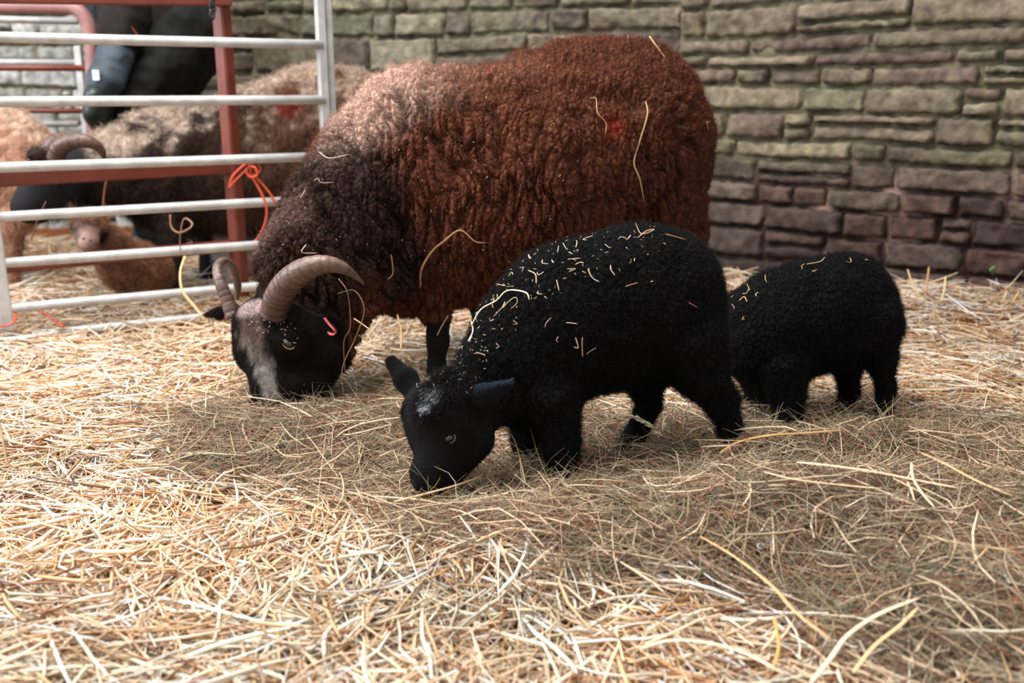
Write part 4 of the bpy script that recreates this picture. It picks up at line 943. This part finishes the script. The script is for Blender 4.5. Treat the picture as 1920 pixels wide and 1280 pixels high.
bits = [(1075, 482), (1088, 490), (1070, 470), (1100, 445), (1165, 440), (1178, 443), (1065, 500), (1035, 487), (1020, 485), (1228, 525), (1045, 465), (1060, 460), (1010, 510), (930, 520), (975, 500), (940, 500), (955, 535), (930, 552), (920, 570), (1025, 605), (1078, 650), (1070, 610),
        (860, 690), (1190, 480), (1150, 500), (995, 480), (1080, 455), (1110, 660), (930, 640), (900, 655), (1140, 460), (870, 700), (1040, 640), (960, 600), (1005, 545), (915, 600), (945, 570)]
for (x, y) in bits:
    a = rng.uniform(0, 3.14); l = rng.uniform(2.5, 9)
    L1([(x-l*math.cos(a), y-l*math.sin(a)), (x, y+rng.uniform(-2, 2)), (x+l*math.cos(a), y+l*math.sin(a))], rng.uniform(.0006, .0011), 'short scrap of hay stuck in the front lamb\'s black wool', (226, 202, 170), .0085, 'hay scraps on the front lamb')
L2 = lambda pxs, r, lab, g=None, col=(214, 180, 130): coat_stalk(V2, N2, pxs, r, lab, col, .008, g, name='hay_stem')
L2([(1502, 474), (1525, 466), (1552, 459)], .0011, 'thin pale stem along the smaller lamb\'s back')
L2([(1378, 568), (1387, 556), (1396, 560)], .0011, 'arched stem on the smaller lamb\'s shoulder')
for (x, y) in [(1373, 540), (1377, 532), (1388, 530), (1369, 556), (1414, 551), (1435, 520), (1500, 497), (1525, 503), (1372, 572), (1385, 595), (1590, 484), (1627, 483), (1415, 548), (1400, 535)]:
    a = rng.uniform(0, 3.14); l = rng.uniform(2, 5)
    L2([(x-l*math.cos(a), y-l*math.sin(a)), (x, y+1), (x+l*math.cos(a), y+l*math.sin(a))], .0007, 'tiny scrap of hay in the smaller lamb\'s wool', 'hay scraps on the smaller lamb')
# chaff: crumbs nobody could count
def chaff(name, V, N, reg, n, label):
    x, y, d = proj(V); f = ((np.array([0, 0, CH])-V)*N).sum(1) > 0
    m = f & (dist_to(V, [(V[front_vertex(V, N, *p[:2])], p[2]) for p in reg]) < 1); idx = rng.choice(np.where(m)[0], n)
    out = []
    for i in idx:
        t = np.cross(N[i], rng.normal(0, 1, 3)); t /= np.linalg.norm(t); l = rng.uniform(.0012, .004)
        c = V[i]+N[i]*rng.uniform(.004, .009); out.append(tube(np.array([c-t*l, c+N[i]*.0004, c+t*l]), [.0002, rng.uniform(.0004, .0009), .0002], 4))
    v, f = join(*out); tag(mesh_obj(name, v, f, M['straw'], np.tile(lin(226, 206, 176), (len(v), 1))), label, 'chaff', kind='stuff')
chaff('hay_chaff', V1, N1, [(900, 620, .05), (960, 520, .06), (1080, 470, .06), (1200, 440, .05)], 120, 'hay crumbs sprinkled over the front lamb\'s back and neck')
chaff('hay_chaff', V1, N1, [(800, 715, .025), (860, 700, .04), (880, 660, .035)], 80, 'hay crumbs on the front lamb\'s crown')
chaff('hay_chaff', ewe_V, ewe_N, [(465, 590, .02), (490, 590, .03), (530, 615, .03)], 45, 'seed crumbs on the ewe\'s forehead below the horns')
chaff('hay_chaff', ewe_V, ewe_N, [(520, 420, .1), (620, 340, .12), (700, 300, .12), (760, 480, .15), (1000, 300, .2)], 150, 'hay crumbs scattered through the brown ewe\'s fleece')

# ------------------------------------------------------------------ conspicuous stalks lying on the hay and straw
def GS(pxs, r, lab, col, lift=.045, name='straw_stalk', flat=.28, group=None):
    P = []
    for p in pxs:
        q = G(p[0], p[1], .03); 
        for _ in range(4): q = G(p[0], p[1], float(relief(np.array([q[0]]), np.array([q[1]]))[0])+(p[2] if len(p) > 2 else lift))
        P.append(q)
    P = spline(np.array(P), 5); v, f = tube(P, np.interp(np.linspace(0, 1, len(P)), [0, .08, .9, 1], [.6, 1, .9, .4])*r, 6, flat)
    return tag(mesh_obj(name, v, f, M['straw'], np.tile(lin(*col), (len(v), 1))), lab, 'straw', group)
GS([(1494, 866), (1560, 873), (1640, 884), (1720, 900), (1800, 915)], .0042, 'broad pale straw lying across the hay below the smaller lamb', (246, 214, 178))
GS([(1432, 884), (1490, 898), (1570, 908), (1654, 916)], .0026, 'pale straw just below the broad one on the hay', (240, 206, 160))
GS([(1350, 848), (1385, 828), (1440, 816), (1500, 812), (1584, 806)], .0024, 'long arched golden straw in front of the lambs\' feet', (214, 166, 104), .055)
GS([(1709, 866), (1712, 895), (1730, 925), (1752, 950)], .0022, 'pale curved straw near the right end of the broad one', (240, 216, 180), .06)
GS([(1722, 846), (1770, 868), (1830, 900), (1900, 930)], .0036, 'broad straw slanting down towards the right edge', (228, 190, 140))
GS([(1313, 1005), (1380, 1045), (1450, 1100), (1490, 1145), (1560, 1200)], .0030, 'long straw running diagonally over the hay edge', (232, 190, 138))
GS([(1520, 1280), (1560, 1230), (1590, 1190), (1650, 1150), (1725, 1120)], .0030, 'bundle-like broad straw at the bottom right of the hay edge', (250, 226, 196), .05)
GS([(1600, 1260), (1640, 1210), (1690, 1170), (1722, 1138)], .0026, 'golden broad leaf of straw beside the bundle at bottom right', (240, 206, 156), .05)
GS([(1200, 1215), (1260, 1200), (1330, 1205), (1400, 1225), (1470, 1262)], .003, 'wide pale straw bent over at the bottom edge', (248, 228, 200), .045)
GS([(1452, 1155), (1457, 1185), (1460, 1215), (1450, 1250)], .0022, 'upright golden straw blade in the bottom bedding', (228, 180, 108), .05)
GS([(60, 894), (90, 902), (148, 910)], .0014, 'dark brown twig lying on the left straw', (84, 56, 50), .035, 'twig', 1)
GS([(535, 1150), (560, 1070), (590, 990), (600, 900), (612, 800, .07)], .0006, 'fine upright stem crossing the hay left of the front lamb', (214, 200, 164), .04, 'hay_stem', 1)
GS([(742, 885, .07), (790, 876, .07), (830, 872, .06), (866, 896, .06), (885, 912)], .0016, 'pale stem lying over the front lamb\'s muzzle', (226, 196, 150), .05, 'hay_stem', .8)
GS([(740, 940), (800, 925, .05), (860, 908, .055), (908, 890, .06)], .0020, 'thick stem just below the front lamb\'s nose', (232, 206, 160), .05, 'hay_stem', .8)
GS([(985, 905, .05), (975, 860, .08), (962, 820, .10), (938, 796, .115)], .0013, 'curved green stem rising behind the front lamb\'s jaw', (190, 166, 120), .05, 'hay_stem', 1)
# feathery grass head between the lamb's legs
gh = tag(empty('grass_head', tuple(G(1235, 815, .05))), 'feathery dry grass seed head between the front lamb\'s legs', 'grass')
Pst = spline(np.array([G(1262, 838, .045), W(1240, 808, 1.6)[0], W(1215, 795, 1.59)[0], W(1190, 783, 1.59)[0], W(1155, 780, 1.585)[0]]), 8)
part('stem', *tube(Pst, .0007, 5), M['straw'], gh, np.tile(lin(176, 160, 124), (len(tube(Pst, .0007, 5)[0]), 1)))
out = []
for i in range(12, len(Pst)):
    for _ in range(5):
        d = rng.normal(0, 1, 3); d /= np.linalg.norm(d); t = Pst[min(i+1, len(Pst)-1)]-Pst[max(i-2, 0)]; t /= np.linalg.norm(t)
        e = Pst[i]+(t*1.2+d*.55)*rng.uniform(.004, .009); out.append(tube(np.array([Pst[i], (Pst[i]+e)/2+d*.001, e]), [.0003, .0009, .0003], 4))
v, f = join(*out); part('seed_plume', v, f, M['straw'], gh, np.tile(lin(196, 184, 156), (len(v), 1)))
# straws standing at the foot of the right-hand wall
for k_, pp in enumerate([[(1702, 505), (1712, 535), (1728, 560)], [(1742, 500), (1738, 530), (1735, 556)], [(1773, 518), (1770, 545), (1762, 570)], [(1750, 530), (1795, 538), (1803, 553)], [(1896, 535), (1862, 560), (1828, 590)], [(1888, 545), (1876, 580), (1872, 605)], [(1912, 545), (1895, 570), (1885, 580)], [(1742, 545), (1775, 560), (1800, 575)]]):
    z0 = 2.96-.0006*(pp[0][0]-1700)
    v, f = tube(spline([W(p[0], p[1], z0-.05*i_)[0] for i_, p in enumerate(pp)], 5), .0028, 6, .5)
    tag(mesh_obj('straw_stalk', v, f, M['straw'], np.tile(lin(*((226, 190, 140), (206, 160, 110), (236, 210, 168))[k_ % 3]), (len(v), 1))), 'loose straw sticking up at the foot of the stone wall, right of the lambs', 'straw', 'straws at the foot of the wall')
# wisps of wool and a sprig in the wall
v, f = tube(spline([W(*p)[0] for p in ((1862, 512, 2.9), (1858, 506, 2.89), (1866, 500, 2.89))], 4), .006, 6)
tag(mesh_obj('green_sprig', v, f, M['moss']), 'tiny green sprig growing from the right-hand stone wall', 'plant')
for k_, (x, y) in enumerate([(1572, 948), (1583, 956), (1600, 962), (1430, 1000), (1437, 1018), (1560, 968)]):
    q = G(x, y, .03)
    for _ in range(4): q = G(x, y, float(relief(np.array([q[0]]), np.array([q[1]]))[0])+.043)
    out = [tube(spline(q+np.cumsum(rng.normal(0, .0045, (6, 3)), axis=0)*np.array([1, 1, .5]), 4), .0009, 5) for _ in range(12)]
    v, f = join(*out); tag(mesh_obj('wool_tuft', v, f, M['straw'], np.tile(lin(226, 222, 212), (len(v), 1))), 'small white tuft of fluff caught in the hay at right', 'fluff', 'white fluff in the hay')
